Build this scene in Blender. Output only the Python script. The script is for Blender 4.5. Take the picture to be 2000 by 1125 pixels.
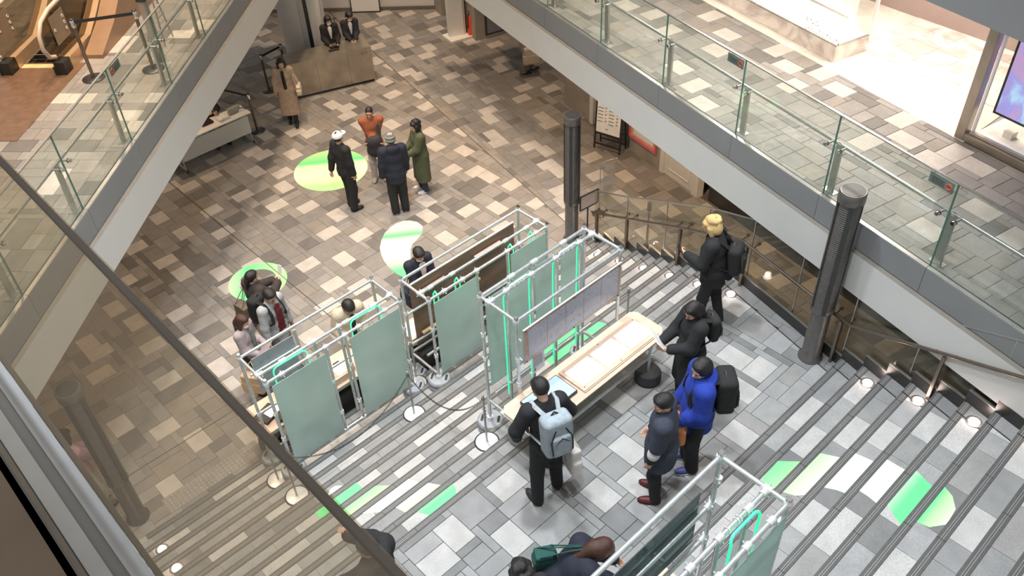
import bpy, bmesh, math, random
import numpy as np
from mathutils import Vector, Matrix

for o in list(bpy.data.objects): bpy.data.objects.remove(o, do_unlink=True)
SC = bpy.context.scene
COL = SC.collection
H = 10.164                     # eye height above the lower concourse
# ------------------------------------------------------------------ camera
RC = ((0.72358, -0.68912, -0.03936), (-0.47869, -0.45992, -0.74788), (0.49727, 0.55999, -0.66267))
cam = bpy.data.cameras.new('camera'); camo = bpy.data.objects.new('camera', cam); COL.objects.link(camo)
rt, dn, fw = [Vector(r) for r in RC]
camo.matrix_world = Matrix(((rt.x, -dn.x, -fw.x, 0), (rt.y, -dn.y, -fw.y, 0), (rt.z, -dn.z, -fw.z, H), (0, 0, 0, 1)))
cam.sensor_width = 36; cam.lens = 30.979; cam.clip_start = 0.02; cam.clip_end = 200
SC.camera = camo
FPX = 1721.06
# ------------------------------------------------------------------ world + exposure
world = bpy.data.worlds.new('world'); SC.world = world; world.use_nodes = True
bg = world.node_tree.nodes['Background']; bg.inputs[0].default_value = (1.0, .96, .92, 1); bg.inputs[1].default_value = 0.50
SC.view_settings.view_transform = 'Standard'; SC.view_settings.look = 'None'
SC.view_settings.exposure = 0.0; SC.view_settings.gamma = 1.0; SC.view_settings.use_curve_mapping = False
# ------------------------------------------------------------------ lamps of the hall
def spot(name, loc, target, energy, color, angle=70, size=.25, blend=.6):
    l = bpy.data.lights.new(name, 'SPOT'); l.energy = energy; l.color = color
    l.spot_size = math.radians(angle); l.spot_blend = blend; l.shadow_soft_size = size
    o = bpy.data.objects.new(name, l); COL.objects.link(o); o.location = loc
    d = Vector(target) - Vector(loc); o.rotation_euler = d.to_track_quat('-Z', 'Y').to_euler()
    return o
def area(name, loc, target, energy, color, sx, sy):
    l = bpy.data.lights.new(name, 'AREA'); l.energy = energy; l.color = color; l.shape = 'RECTANGLE'; l.size = sx; l.size_y = sy
    o = bpy.data.objects.new(name, l); COL.objects.link(o); o.location = loc
    d = Vector(target) - Vector(loc); o.rotation_euler = d.to_track_quat('-Z', 'Y').to_euler()
    return o
COOL = (.90, .96, 1.0); WARM = (1.0, .70, .44); WARM2 = (1.0, .80, .60)
# cool floods above the stairs: over the far side and over the near side of the void
spot('ceiling_flood', (5.2, 7.4, 16), (4.9, 5.0, 1.5), 4200, COOL, 66, .4)
spot('ceiling_flood', (2.2, 7.4, 16), (3.2, 6.4, 1.0), 2600, COOL, 62, .4)
spot('ceiling_flood', (6.4, 3.4, 16), (6.2, 2.2, 2.0), 2600, COOL, 62, .4)
spot('ceiling_flood', (1.6, 2.2, 16), (4.4, 6.0, 1.0), 3600, COOL, 64, .5)
# warm downlights over the concourse
spot('ceiling_downlight', (8.0, 14.6, 15), (8.6, 14.4, 0), 3400, WARM2, 68, .35)
spot('ceiling_downlight', (11.6, 16.4, 14.5), (12.0, 15.8, 0), 3200, WARM, 60, .3)
spot('ceiling_downlight', (6.2, 11.4, 15.5), (6.2, 11.8, 0), 2400, WARM2, 66, .35)
spot('ceiling_downlight', (2.2, 9.6, 15.5), (2.6, 11.4, 0), 2200, WARM2, 60, .35)
spot('ceiling_downlight', (10.0, 9.6, 15.0), (10.3, 10.6, 0), 1800, WARM, 56, .3)
spot('gallery_spot', (2.4, 12.6, 9.5), (3.0, 13.0, 3.86), 900, WARM, 100, .2)
spot('gallery_spot', (5.2, 15.2, 9.5), (5.0, 14.4, 3.86), 700, WARM, 90, .2)
# downlights in the soffits under the galleries
for q in ((11.3, 9.9), (11.0, 7.6), (12.9, 13.2), (10.6, 5.6), (3.2, 13.6), (5.6, 16.6), (.6, 11.6)):
    spot('soffit_downlight', (q[0], q[1], 2.72), (q[0], q[1], 0), 110, WARM, 130, .06)
# gallery downlights in front of the shop
for q in ((10.2, 6.8), (9.6, 4.2), (10.6, 9.0)):
    spot('gallery_downlight', (q[0], q[1], 6.4), (q[0], q[1], 3.86), 220, (1, .86, .74), 120, .1)
# ------------------------------------------------------------------ helpers
def lerp(a, b, t): return a + (b - a) * t
def project(p):
    d = Vector((p[0], p[1], p[2] - H)); z = d.dot(fw)
    if z < .05: return None
    return (1000 + FPX * d.dot(rt) / z, 562.5 + FPX * d.dot(dn) / z, z)
def in_view(p, m=60):
    q = project(p)
    return q is not None and -m < q[0] < 2000 + m and -m < q[1] < 1125 + m

class MB:
    """collects shapes that become one mesh object"""
    def __init__(s): s.v = []; s.f = []; s.m = []; s.s = []
    def add(s, vs, fs, mi=0, sm=False):
        b = len(s.v); s.v += [tuple(v) for v in vs]
        for f in fs: s.f.append(tuple(i + b for i in f)); s.m.append(mi); s.s.append(sm)
        return s
    def box(s, c, d, rz=0, mi=0, M=None):
        x, y, z = d[0] / 2, d[1] / 2, d[2] / 2
        vs = [Vector((i * x, j * y, k * z)) for k in (-1, 1) for j in (-1, 1) for i in (-1, 1)]
        if M is not None: vs = [M @ v for v in vs]
        elif rz:
            R = Matrix.Rotation(rz, 3, 'Z'); vs = [R @ v for v in vs]
        c = Vector(c); vs = [v + c for v in vs]
        return s.add(vs, [(0, 2, 3, 1), (4, 5, 7, 6), (0, 1, 5, 4), (2, 6, 7, 3), (0, 4, 6, 2), (1, 3, 7, 5)], mi)
    def bar(s, a, b, w, h, mi=0, up=(0, 0, 1)):
        """box beam from a to b, w across, h along up"""
        a, b = Vector(a), Vector(b); d = (b - a).normalized(); u = Vector(up); r = d.cross(u)
        if r.length < 1e-4: r = d.cross(Vector((1, 0, 0)))
        r.normalize(); u = r.cross(d)
        vs = []
        for p in (a, b):
            for i, j in ((-1, -1), (1, -1), (1, 1), (-1, 1)): vs.append(p + r * (i * w / 2) + u * (j * h / 2))
        return s.add(vs, [(3, 2, 1, 0), (4, 5, 6, 7), (0, 1, 5, 4), (1, 2, 6, 5), (2, 3, 7, 6), (3, 0, 4, 7)], mi)
    def tube(s, a, b, r, n=10, mi=0, r2=None, caps=True):
        a, b = Vector(a), Vector(b); d = (b - a)
        if d.length < 1e-6: return s
        d.normalize(); r2 = r if r2 is None else r2
        t = d.orthogonal().normalized(); u = d.cross(t)
        A = [a + (t * math.cos(2 * math.pi * i / n) + u * math.sin(2 * math.pi * i / n)) * r for i in range(n)]
        B = [b + (t * math.cos(2 * math.pi * i / n) + u * math.sin(2 * math.pi * i / n)) * r2 for i in range(n)]
        s.add(A + B, [(i, (i + 1) % n, n + (i + 1) % n, n + i) for i in range(n)], mi, True)
        if caps:
            s.add(A, [tuple(range(n))[::-1]], mi); s.add(B, [tuple(range(n))], mi)
        return s
    def path(s, pts, r, n=8, mi=0, closed=False, caps=True):
        pts = [Vector(p) for p in pts]; N = len(pts); rings = []
        t0 = None
        for i in range(N):
            if closed: d = pts[(i + 1) % N] - pts[i - 1]
            else: d = pts[min(i + 1, N - 1)] - pts[max(i - 1, 0)]
            d.normalize()
            if t0 is None: t = d.orthogonal().normalized()
            else:
                t = t0 - d * t0.dot(d)
                t = t.normalized() if t.length > 1e-5 else d.orthogonal().normalized()
            t0 = t; u = d.cross(t)
            rr = r[i] if isinstance(r, (list, tuple)) else r
            rings.append([pts[i] + (t * math.cos(2 * math.pi * k / n) + u * math.sin(2 * math.pi * k / n)) * rr for k in range(n)])
        vs = [v for q in rings for v in q]; fs = []
        for i in range(N if closed else N - 1):
            a, b = i * n, ((i + 1) % N) * n
            fs += [(a + k, a + (k + 1) % n, b + (k + 1) % n, b + k) for k in range(n)]
        s.add(vs, fs, mi, True)
        if caps and not closed:
            s.add(rings[0], [tuple(range(n))[::-1]], mi); s.add(rings[-1], [tuple(range(n))], mi)
        return s
    def lathe(s, c, prof, n=20, mi=0, sm=True):
        c = Vector(c); vs = []; fs = []
        for r, z in prof:
            vs += [c + Vector((r * math.cos(2 * math.pi * k / n), r * math.sin(2 * math.pi * k / n), z)) for k in range(n)]
        for i in range(len(prof) - 1):
            fs += [(i * n + k, i * n + (k + 1) % n, (i + 1) * n + (k + 1) % n, (i + 1) * n + k) for k in range(n)]
        s.add(vs, fs, mi, sm)
        for i, rev in ((0, True), (len(prof) - 1, False)):
            if prof[i][0] > 1e-4:
                ring = vs[i * n:(i + 1) * n]; s.add(ring, [tuple(range(n))[::-1] if rev else tuple(range(n))], mi)
        return s
    def prism(s, poly, z0, z1, mi=0, bottom=True, mi_side=None):
        n = len(poly)
        ar = sum(poly[i][0] * poly[(i + 1) % n][1] - poly[(i + 1) % n][0] * poly[i][1] for i in range(n))
        if ar < 0: poly = poly[::-1]
        vs = [(p[0], p[1], z0) for p in poly] + [(p[0], p[1], z1) for p in poly]
        s.add(vs, [tuple(range(n, 2 * n))] + ([tuple(range(n))[::-1]] if bottom else []), mi)
        s.add(vs, [(i, (i + 1) % n, n + (i + 1) % n, n + i) for i in range(n)], mi if mi_side is None else mi_side)
        return s
    def slab(s, quad, th, mi=0):
        """plate from 4 corners, given thickness along its normal"""
        q = [Vector(p) for p in quad]; nrm = (q[1] - q[0]).cross(q[3] - q[0]).normalized() * th / 2
        vs = [p - nrm for p in q] + [p + nrm for p in q]
        return s.add(vs, [(3, 2, 1, 0), (4, 5, 6, 7), (0, 1, 5, 4), (1, 2, 6, 5), (2, 3, 7, 6), (3, 0, 4, 7)], mi)
    def ell(s, c, r, n=12, m=8, mi=0, M=None):
        c = Vector(c); vs = []; fs = []
        for i in range(m + 1):
            a = math.pi * i / m
            for k in range(n):
                b = 2 * math.pi * k / n
                v = Vector((r[0] * math.sin(a) * math.cos(b), r[1] * math.sin(a) * math.sin(b), r[2] * math.cos(a)))
                if M is not None: v = M @ v
                vs.append(v + c)
        for i in range(m):
            fs += [(i * n + k, (i + 1) * n + k, (i + 1) * n + (k + 1) % n, i * n + (k + 1) % n) for k in range(n)]
        return s.add(vs, fs, mi, True)
    def torus(s, c, R, r, M=None, n=14, k=6, mi=0, sx=1.0):
        M = M or Matrix.Identity(3)
        pts = [Vector(c) + M @ Vector((R * sx * math.cos(2 * math.pi * i / n), R * math.sin(2 * math.pi * i / n), 0)) for i in range(n)]
        return s.path(pts, r, k, mi, closed=True)
    def xform(s, M): s.v = [tuple(M @ Vector(v)) for v in s.v]; return s
    def build(s, name, mats, parent=None, loc=None):
        if not isinstance(mats, (list, tuple)): mats = [mats]
        org = WL.get(parent.name) if parent is not None else (Vector(loc) if loc is not None else Vector((0, 0, 0)))
        me = bpy.data.meshes.new(name)
        me.from_pydata([(v[0] - org.x, v[1] - org.y, v[2] - org.z) for v in s.v], [], s.f)
        for mt in mats: me.materials.append(mt)
        me.polygons.foreach_set('material_index', s.m); me.polygons.foreach_set('use_smooth', s.s); me.update()
        o = bpy.data.objects.new(name, me); COL.objects.link(o)
        if parent is not None: o.parent = parent; WL[o.name] = org
        else: o.location = org; WL[o.name] = org
        return o
WL = {}
def tag(o, label, cat, group=None):
    o['label'] = label; o['category'] = cat
    if group: o['group'] = group
    return o
def thing(name, label, cat, loc, group=None):
    o = bpy.data.objects.new(name, None); COL.objects.link(o); o.location = loc; o.empty_display_size = .1
    WL[o.name] = Vector(loc); return tag(o, label, cat, group)
def struct(o): o['kind'] = 'structure'; return o
def stuff(o): o['kind'] = 'stuff'; return o
def copy_tree(o, loc, label=None, rz=None):
    c = o.copy(); COL.objects.link(c); c.location = loc; WL[c.name] = Vector(loc)
    if label: c['label'] = label
    if rz is not None: c.rotation_euler = (0, 0, rz)
    def rec(src, dst):
        for ch in src.children:
            k = ch.copy(); COL.objects.link(k); k.parent = dst; rec(ch, k)
    rec(o, c); return c
def child_mesh(name, me, parent, local):
    o = bpy.data.objects.new(name, me); COL.objects.link(o); o.parent = parent; o.location = local; return o
# ------------------------------------------------------------------ materials (all procedural)
def nmat(name):
    m = bpy.data.materials.new(name); m.use_nodes = True; nt = m.node_tree
    return m, nt, nt.nodes['Principled BSDF']
def N(nt, t, **kw):
    n = nt.nodes.new(t)
    for k, v in kw.items():
        if k.startswith('i_'): n.inputs[int(k[2:])].default_value = v
        else: setattr(n, k, v)
    return n
def mat(name, col, rough=.5, metal=0.0, var=.08, scale=6.0, bump=0.0, bscale=None, emit=None, estr=0, spec=None, coord='pos'):
    m, nt, b = nmat(name); L = nt.links
    geo = N(nt, 'ShaderNodeNewGeometry')
    no = N(nt, 'ShaderNodeTexNoise'); no.inputs['Scale'].default_value = scale; no.inputs['Detail'].default_value = 3
    L.new(geo.outputs['Position'], no.inputs['Vector'])
    rp = N(nt, 'ShaderNodeMapRange'); rp.inputs['From Min'].default_value = .3; rp.inputs['From Max'].default_value = .7
    rp.inputs['To Min'].default_value = 1 - var; rp.inputs['To Max'].default_value = 1 + var
    L.new(no.outputs['Fac'], rp.inputs['Value'])
    mx = N(nt, 'ShaderNodeMix', data_type='RGBA', blend_type='MULTIPLY'); mx.inputs['Factor'].default_value = 1
    mx.inputs[6].default_value = (*col, 1); L.new(rp.outputs['Result'], mx.inputs[7]); L.new(mx.outputs[2], b.inputs['Base Color'])
    b.inputs['Roughness'].default_value = rough; b.inputs['Metallic'].default_value = metal
    if spec is not None: b.inputs['Specular IOR Level'].default_value = spec
    if bump:
        n2 = N(nt, 'ShaderNodeTexNoise'); n2.inputs['Scale'].default_value = bscale or scale * 5; n2.inputs['Detail'].default_value = 4
        L.new(geo.outputs['Position'], n2.inputs['Vector'])
        bp = N(nt, 'ShaderNodeBump'); bp.inputs['Strength'].default_value = bump; bp.inputs['Distance'].default_value = .01
        L.new(n2.outputs['Fac'], bp.inputs['Height']); L.new(bp.outputs['Normal'], b.inputs['Normal'])
    if emit: b.inputs['Emission Color'].default_value = (*emit, 1); b.inputs['Emission Strength'].default_value = estr
    return m
def stone(name, col, speck=.25, rough=.62):
    m, nt, b = nmat(name); L = nt.links; geo = N(nt, 'ShaderNodeNewGeometry')
    a = N(nt, 'ShaderNodeTexNoise'); a.inputs['Scale'].default_value = 95; a.inputs['Detail'].default_value = 5; a.inputs['Roughness'].default_value = .7
    c = N(nt, 'ShaderNodeTexNoise'); c.inputs['Scale'].default_value = 5.0; c.inputs['Detail'].default_value = 3
    L.new(geo.outputs['Position'], a.inputs['Vector']); L.new(geo.outputs['Position'], c.inputs['Vector'])
    r1 = N(nt, 'ShaderNodeMapRange'); r1.inputs['From Min'].default_value = .3; r1.inputs['From Max'].default_value = .7; r1.inputs['To Min'].default_value = 1 - speck; r1.inputs['To Max'].default_value = 1 + speck
    r2 = N(nt, 'ShaderNodeMapRange'); r2.inputs['From Min'].default_value = .3; r2.inputs['From Max'].default_value = .7; r2.inputs['To Min'].default_value = .9; r2.inputs['To Max'].default_value = 1.1
    L.new(a.outputs['Fac'], r1.inputs['Value']); L.new(c.outputs['Fac'], r2.inputs['Value'])
    mu = N(nt, 'ShaderNodeMath', operation='MULTIPLY'); L.new(r1.outputs[0], mu.inputs[0]); L.new(r2.outputs[0], mu.inputs[1])
    mx = N(nt, 'ShaderNodeMix', data_type='RGBA', blend_type='MULTIPLY'); mx.inputs['Factor'].default_value = 1; mx.inputs[6].default_value = (*col, 1)
    L.new(mu.outputs[0], mx.inputs[7]); L.new(mx.outputs[2], b.inputs['Base Color']); b.inputs['Roughness'].default_value = rough
    bp = N(nt, 'ShaderNodeBump'); bp.inputs['Strength'].default_value = .15; bp.inputs['Distance'].default_value = .004
    L.new(a.outputs['Fac'], bp.inputs['Height']); L.new(bp.outputs['Normal'], b.inputs['Normal'])
    return m
def glass(name, tint=(.80, .88, .83), refl=(.9, .97, .93), base=.06, haze=0.0, hazecol=(.7, .8, .72)):
    """thin architectural glass: tinted see-through, Fresnel mirror, a little haze"""
    m, nt, b = nmat(name); L = nt.links; nt.nodes.remove(b); out = nt.nodes['Material Output']
    tr = N(nt, 'ShaderNodeBsdfTransparent'); tr.inputs[0].default_value = (*tint, 1)
    gl = N(nt, 'ShaderNodeBsdfGlossy'); gl.inputs[0].default_value = (*refl, 1); gl.inputs[1].default_value = .03
    lw = N(nt, 'ShaderNodeLayerWeight'); lw.inputs[0].default_value = .5
    pw = N(nt, 'ShaderNodeMath', operation='POWER'); pw.inputs[1].default_value = 4.0; L.new(lw.outputs['Facing'], pw.inputs[0])
    fr = N(nt, 'ShaderNodeMath', operation='MULTIPLY'); fr.inputs[1].default_value = .5; L.new(pw.outputs[0], fr.inputs[0])
    ad = N(nt, 'ShaderNodeMath', operation='ADD', use_clamp=True); ad.inputs[1].default_value = base; L.new(fr.outputs[0], ad.inputs[0])
    m1 = N(nt, 'ShaderNodeMixShader'); L.new(ad.outputs[0], m1.inputs[0]); L.new(tr.outputs[0], m1.inputs[1]); L.new(gl.outputs[0], m1.inputs[2])
    if haze:
        df = N(nt, 'ShaderNodeBsdfDiffuse'); df.inputs[0].default_value = (*hazecol, 1)
        m2 = N(nt, 'ShaderNodeMixShader'); m2.inputs[0].default_value = haze; L.new(m1.outputs[0], m2.inputs[1]); L.new(df.outputs[0], m2.inputs[2]); L.new(m2.outputs[0], out.inputs[0])
    else: L.new(m1.outputs[0], out.inputs[0])
    return m
def frosted(name, col, clear=.25):
    m, nt, b = nmat(name); L = nt.links; nt.nodes.remove(b); out = nt.nodes['Material Output']
    geo = N(nt, 'ShaderNodeNewGeometry'); no = N(nt, 'ShaderNodeTexNoise'); no.inputs['Scale'].default_value = 1.6; L.new(geo.outputs['Position'], no.inputs['Vector'])
    cr = N(nt, 'ShaderNodeValToRGB'); cr.color_ramp.elements[0].position = .35; cr.color_ramp.elements[1].position = .65
    cr.color_ramp.elements[0].color = (*[c * .9 for c in col], 1); cr.color_ramp.elements[1].color = (*col, 1); L.new(no.outputs['Fac'], cr.inputs[0])
    df = N(nt, 'ShaderNodeBsdfDiffuse'); tl = N(nt, 'ShaderNodeBsdfTranslucent'); L.new(cr.outputs[0], df.inputs[0]); L.new(cr.outputs[0], tl.inputs[0])
    m1 = N(nt, 'ShaderNodeMixShader'); m1.inputs[0].default_value = .5; L.new(df.outputs[0], m1.inputs[1]); L.new(tl.outputs[0], m1.inputs[2])
    tr = N(nt, 'ShaderNodeBsdfTransparent'); tr.inputs[0].default_value = (*[.5 + c * .5 for c in col], 1)
    m2 = N(nt, 'ShaderNodeMixShader'); m2.inputs[0].default_value = clear; L.new(m1.outputs[0], m2.inputs[1]); L.new(tr.outputs[0], m2.inputs[2])
    gl = N(nt, 'ShaderNodeBsdfGlossy'); gl.inputs[1].default_value = .25; fr = N(nt, 'ShaderNodeValue'); fr.outputs[0].default_value = .06
    m3 = N(nt, 'ShaderNodeMixShader'); L.new(fr.outputs[0], m3.inputs[0]); L.new(m2.outputs[0], m3.inputs[1]); L.new(gl.outputs[0], m3.inputs[2]); L.new(m3.outputs[0], out.inputs[0])
    return m
def film_glass(name):
    """glass with a printed dot screen: a fine square net of beige dots"""
    m, nt, b = nmat(name); L = nt.links; nt.nodes.remove(b); out = nt.nodes['Material Output']
    geo = N(nt, 'ShaderNodeNewGeometry'); sp = N(nt, 'ShaderNodeSeparateXYZ'); L.new(geo.outputs['Position'], sp.inputs[0])
    def wave(sock):
        a = N(nt, 'ShaderNodeMath', operation='MULTIPLY'); a.inputs[1].default_value = 2 * math.pi / .0017; L.new(sock, a.inputs[0])
        s = N(nt, 'ShaderNodeMath', operation='SINE'); L.new(a.outputs[0], s.inputs[0]); return s
    w1, w2 = wave(sp.outputs[1]), wave(sp.outputs[2])
    mxx = N(nt, 'ShaderNodeMath', operation='MAXIMUM'); L.new(w1.outputs[0], mxx.inputs[0]); L.new(w2.outputs[0], mxx.inputs[1])
    mr = N(nt, 'ShaderNodeMapRange'); mr.inputs['From Min'].default_value = -.2; mr.inputs['From Max'].default_value = .6; mr.inputs['To Min'].default_value = .10; mr.inputs['To Max'].default_value = .24
    L.new(mxx.outputs[0], mr.inputs['Value'])
    tr = N(nt, 'ShaderNodeBsdfTransparent'); tr.inputs[0].default_value = (.90, .86, .78, 1)
    df = N(nt, 'ShaderNodeBsdfDiffuse'); df.inputs[0].default_value = (.72, .65, .55, 1)
    m1 = N(nt, 'ShaderNodeMixShader'); L.new(mr.outputs[0], m1.inputs[0]); L.new(tr.outputs[0], m1.inputs[1]); L.new(df.outputs[0], m1.inputs[2])
    L.new(m1.outputs[0], out.inputs[0]); return m
def sticker_mat(name, az, p0, period, stops):
    """printed sticker with colour bands across a direction"""
    m, nt, b = nmat(name); L = nt.links; geo = N(nt, 'ShaderNodeNewGeometry')
    vm = N(nt, 'ShaderNodeVectorMath', operation='DOT_PRODUCT'); vm.inputs[1].default_value = (math.cos(az), math.sin(az), 0); L.new(geo.outputs['Position'], vm.inputs[0])
    mr = N(nt, 'ShaderNodeMapRange'); mr.inputs['From Min'].default_value = p0; mr.inputs['From Max'].default_value = p0 + period; L.new(vm.outputs['Value'], mr.inputs['Value'])
    cr = N(nt, 'ShaderNodeValToRGB'); el = cr.color_ramp.elements
    while len(el) < len(stops): el.new(.5)
    for e, (p, c) in zip(el, stops): e.position = p; e.color = (*c, 1)
    L.new(mr.outputs[0], cr.inputs[0]); L.new(cr.outputs[0], b.inputs['Base Color']); b.inputs['Roughness'].default_value = .45
    return m
def marble(name, c1, c2, scale=2.2):
    m, nt, b = nmat(name); L = nt.links; geo = N(nt, 'ShaderNodeNewGeometry')
    no = N(nt, 'ShaderNodeTexNoise'); no.inputs['Scale'].default_value = scale; no.inputs['Detail'].default_value = 7; no.inputs['Distortion'].default_value = 1.5; L.new(geo.outputs['Position'], no.inputs['Vector'])
    cr = N(nt, 'ShaderNodeValToRGB'); cr.color_ramp.elements[0].position = .38; cr.color_ramp.elements[1].position = .6; cr.color_ramp.elements[0].color = (*c1, 1); cr.color_ramp.elements[1].color = (*c2, 1)
    L.new(no.outputs['Fac'], cr.inputs[0]); L.new(cr.outputs[0], b.inputs['Base Color']); b.inputs['Roughness'].default_value = .25; return m
def wood(name, c1, c2, axis='X', scale=14):
    m, nt, b = nmat(name); L = nt.links; geo = N(nt, 'ShaderNodeNewGeometry'); mp = N(nt, 'ShaderNodeMapping')
    mp.inputs['Scale'].default_value = (.15, 1, 1) if axis == 'X' else (1, 1, .15); L.new(geo.outputs['Position'], mp.inputs[0])
    no = N(nt, 'ShaderNodeTexNoise'); no.inputs['Scale'].default_value = scale; no.inputs['Detail'].default_value = 5; L.new(mp.outputs[0], no.inputs['Vector'])
    cr = N(nt, 'ShaderNodeValToRGB'); cr.color_ramp.elements[0].position = .35; cr.color_ramp.elements[1].position = .65; cr.color_ramp.elements[0].color = (*c1, 1); cr.color_ramp.elements[1].color = (*c2, 1)
    L.new(no.outputs['Fac'], cr.inputs[0]); L.new(cr.outputs[0], b.inputs['Base Color']); b.inputs['Roughness'].default_value = .5; return m
def sketch(name, col, ink, scale=18, lo=.60, hi=.66):
    """paper with faint pencil strokes"""
    m, nt, b = nmat(name); L = nt.links; geo = N(nt, 'ShaderNodeNewGeometry')
    no = N(nt, 'ShaderNodeTexNoise'); no.inputs['Scale'].default_value = scale; no.inputs['Detail'].default_value = 2; no.inputs['Distortion'].default_value = 2.0; L.new(geo.outputs['Position'], no.inputs['Vector'])
    cr = N(nt, 'ShaderNodeValToRGB'); cr.color_ramp.elements[0].position = lo; cr.color_ramp.elements[1].position = hi; cr.color_ramp.elements[0].color = (*col, 1); cr.color_ramp.elements[1].color = (*ink, 1)
    L.new(no.outputs['Fac'], cr.inputs[0]); L.new(cr.outputs[0], b.inputs['Base Color']); b.inputs['Roughness'].default_value = .7; return m

TILE = [stone('tile_mid', (.205, .190, .178)), stone('tile_grey', (.245, .228, .212)), stone('tile_dark', (.135, .126, .118)), stone('tile_brown', (.220, .196, .172)), stone('tile_light', (.43, .395, .36), .25)]
STEP = [stone('step_mid', (.235, .235, .235)), stone('step_grey', (.285, .285, .285)), stone('step_dark', (.175, .175, .175)), stone('step_warm', (.26, .252, .245)), stone('step_light', (.42, .41, .40), .30)]
M = {}
M['grout'] = mat('grout', (.30, .285, .27), .8, 0, .05, 20)
M['step_grout'] = mat('step_grout', (.34, .34, .34), .8, 0, .05, 20)
M['slab'] = mat('concrete_slab', (.25, .24, .23), .8, 0, .1, 3, .2)
M['nosing'] = mat('nosing_dark', (.085, .083, .08), .55, 0, .12, 30, .1)
M['nosing_line'] = mat('nosing_line', (.33, .33, .33), .5, .3, .05, 30)
M['blackstone'] = mat('black_stone', (.028, .027, .026), .3, 0, .15, 8)
M['joint'] = mat('joint_dark', (.05, .045, .04), .7)
M['beam'] = mat('beam_paint', (.54, .54, .53), .5, 0, .02, 2)
M['fascia'] = mat('fascia_grey', (.20, .205, .21), .5, 0, .04, 2)
M['ledge'] = mat('ledge_brown', (.16, .145, .125), .7)  # brown parts, and the gallery ledge with its shade in the colour
M['white'] = mat('white_paint', (.70, .67, .63), .55, 0, .03, 2)
M['offwhite'] = mat('off_white', (.78, .76, .73), .5, 0, .03, 4)
M['concrete'] = mat('board_concrete', (.32, .28, .23), .75, 0, .14, 2.2, .25, 14)
M['soffit'] = mat('soffit', (.35, .34, .32), .8)
M['galv'] = mat('galvanised_pipe', (.62, .65, .67), .34, .75, .12, 25)
M['clamp'] = mat('pipe_clamp', (.72, .74, .75), .4, .5, .1, 40)
M['chrome'] = mat('chrome', (.80, .80, .80), .12, 1.0, .03, 5)
M['steel'] = mat('brushed_steel', (.46, .45, .43), .32, .9, .06, 12)
M['bronze'] = mat('bronze_steel', (.20, .165, .135), .30, .85, .1, 10)
M['desk'] = mat('desk_metal', (.42, .37, .31), .33, .75, .10, 5)
M['darkmetal'] = mat('dark_metal', (.06, .06, .062), .4, .5, .1, 10)
M['colmetal'] = mat('column_metal', (.17, .165, .16), .38, .7, .1, 10)
M['black'] = mat('black_plastic', (.018, .017, .017), .45, 0, .1, 20)
M['rubber'] = mat('grey_rubber', (.30, .32, .35), .7, 0, .1, 14)
M['rubberdark'] = mat('dark_rubber', (.03, .03, .032), .7)
M['discwhite'] = mat('white_disc', (.72, .73, .76), .25, .3, .04, 5)
M['glassR'] = glass('balustrade_glass', (.945, .965, .95), (.93, 1, .95), .03, .045, (.62, .74, .62))
M['glassS'] = glass('stair_glass', (.92, .91, .86), (.85, .9, .85), .03, .05, (.42, .42, .34))
M['glassedge'] = mat('glass_edge', (.06, .16, .12), .2, 0, .1, 5)
M['vitrine'] = glass('vitrine_glass', (.97, .97, .95), (1, 1, 1), .01)
M['acrylic'] = glass('acrylic', (.88, .86, .82), (1, 1, 1), .03, .12, (.8, .78, .74))
M['film'] = film_glass('dot_screen_glass')
M['frost'] = frosted('frosted_panel', (.66, .80, .79), .10)
M['frostc'] = frosted('frosted_clear_panel', (.68, .82, .80), .25)
M['smoke'] = glass('smoked_panel', (.22, .26, .27), (.9, 1, 1), .06, .30, (.20, .25, .26))
M['neon'] = mat('green_neon', (.1, .9, .45), .4, 0, 0, 1, emit=(.0, .85, .30), estr=1.15)
M['neonwhite'] = mat('pale_tube', (.8, .9, .88), .4, 0, 0, 1, emit=(.5, 1.0, .8), estr=.6)
M['cable'] = mat('white_tie', (.85, .85, .85), .5)
M['woodbrown'] = wood('brown_board', (.155, .088, .060), (.215, .130, .092))
M['woodlight'] = wood('pale_wood', (.60, .43, .33), (.68, .50, .39))
M['woodyellow'] = wood('yellow_wood', (.60, .40, .20), (.70, .50, .28))
M['woodpink'] = wood('pink_wood', (.56, .40, .33), (.62, .46, .39))
M['paper'] = sketch('drawing_paper', (.80, .80, .84), (.55, .55, .62))
M['paperblue'] = sketch('poster_paper', (.68, .70, .86), (.42, .45, .62), 26, .58, .64)
M['print'] = sketch('printed_paper', (.86, .85, .84), (.25, .25, .27), 60, .56, .60)
M['whitepaper'] = mat('white_paper', (.84, .83, .82), .6)
M['ink'] = mat('ink', (.03, .03, .035), .6)
M['red'] = mat('red_paint', (.75, .07, .02), .4)
M['pink'] = mat('pink_frame', (.80, .16, .20), .5)
M['screen'] = mat('monitor_screen', (.3, .4, .6), .3, 0, 0, 1, emit=(.47, .62, .95), estr=.62)
M['lamp'] = mat('floor_lamp_lens', (1, .9, .85), .4, 0, 0, 1, emit=(1, .80, .72), estr=9)
M['glow'] = mat('vitrine_light', (1, .98, .9), .5, 0, 0, 1, emit=(1, .95, .85), estr=2.2)
M['marble'] = marble('marble', (.50, .43, .39), (.74, .67, .61))
M['marblefloor'] = marble('marble_floor', (.62, .56, .49), (.76, .71, .63), 1.0)
M['kraft'] = mat('kraft_paper', (.62, .40, .23), .7, 0, .06, 8)
M['leather'] = mat('tan_leather', (.52, .19, .07), .5, 0, .15, 12, .3)
M['plasticbag'] = mat('white_plastic_bag', (.75, .72, .68), .4, 0, .08, 15, .4, 30)
M['escbelt'] = mat('escalator_belt', (.50, .40, .32), .4, 0, .05, 5)
M['escdeck'] = mat('escalator_deck', (.55, .38, .24), .35, .5, .05, 5)
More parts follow.
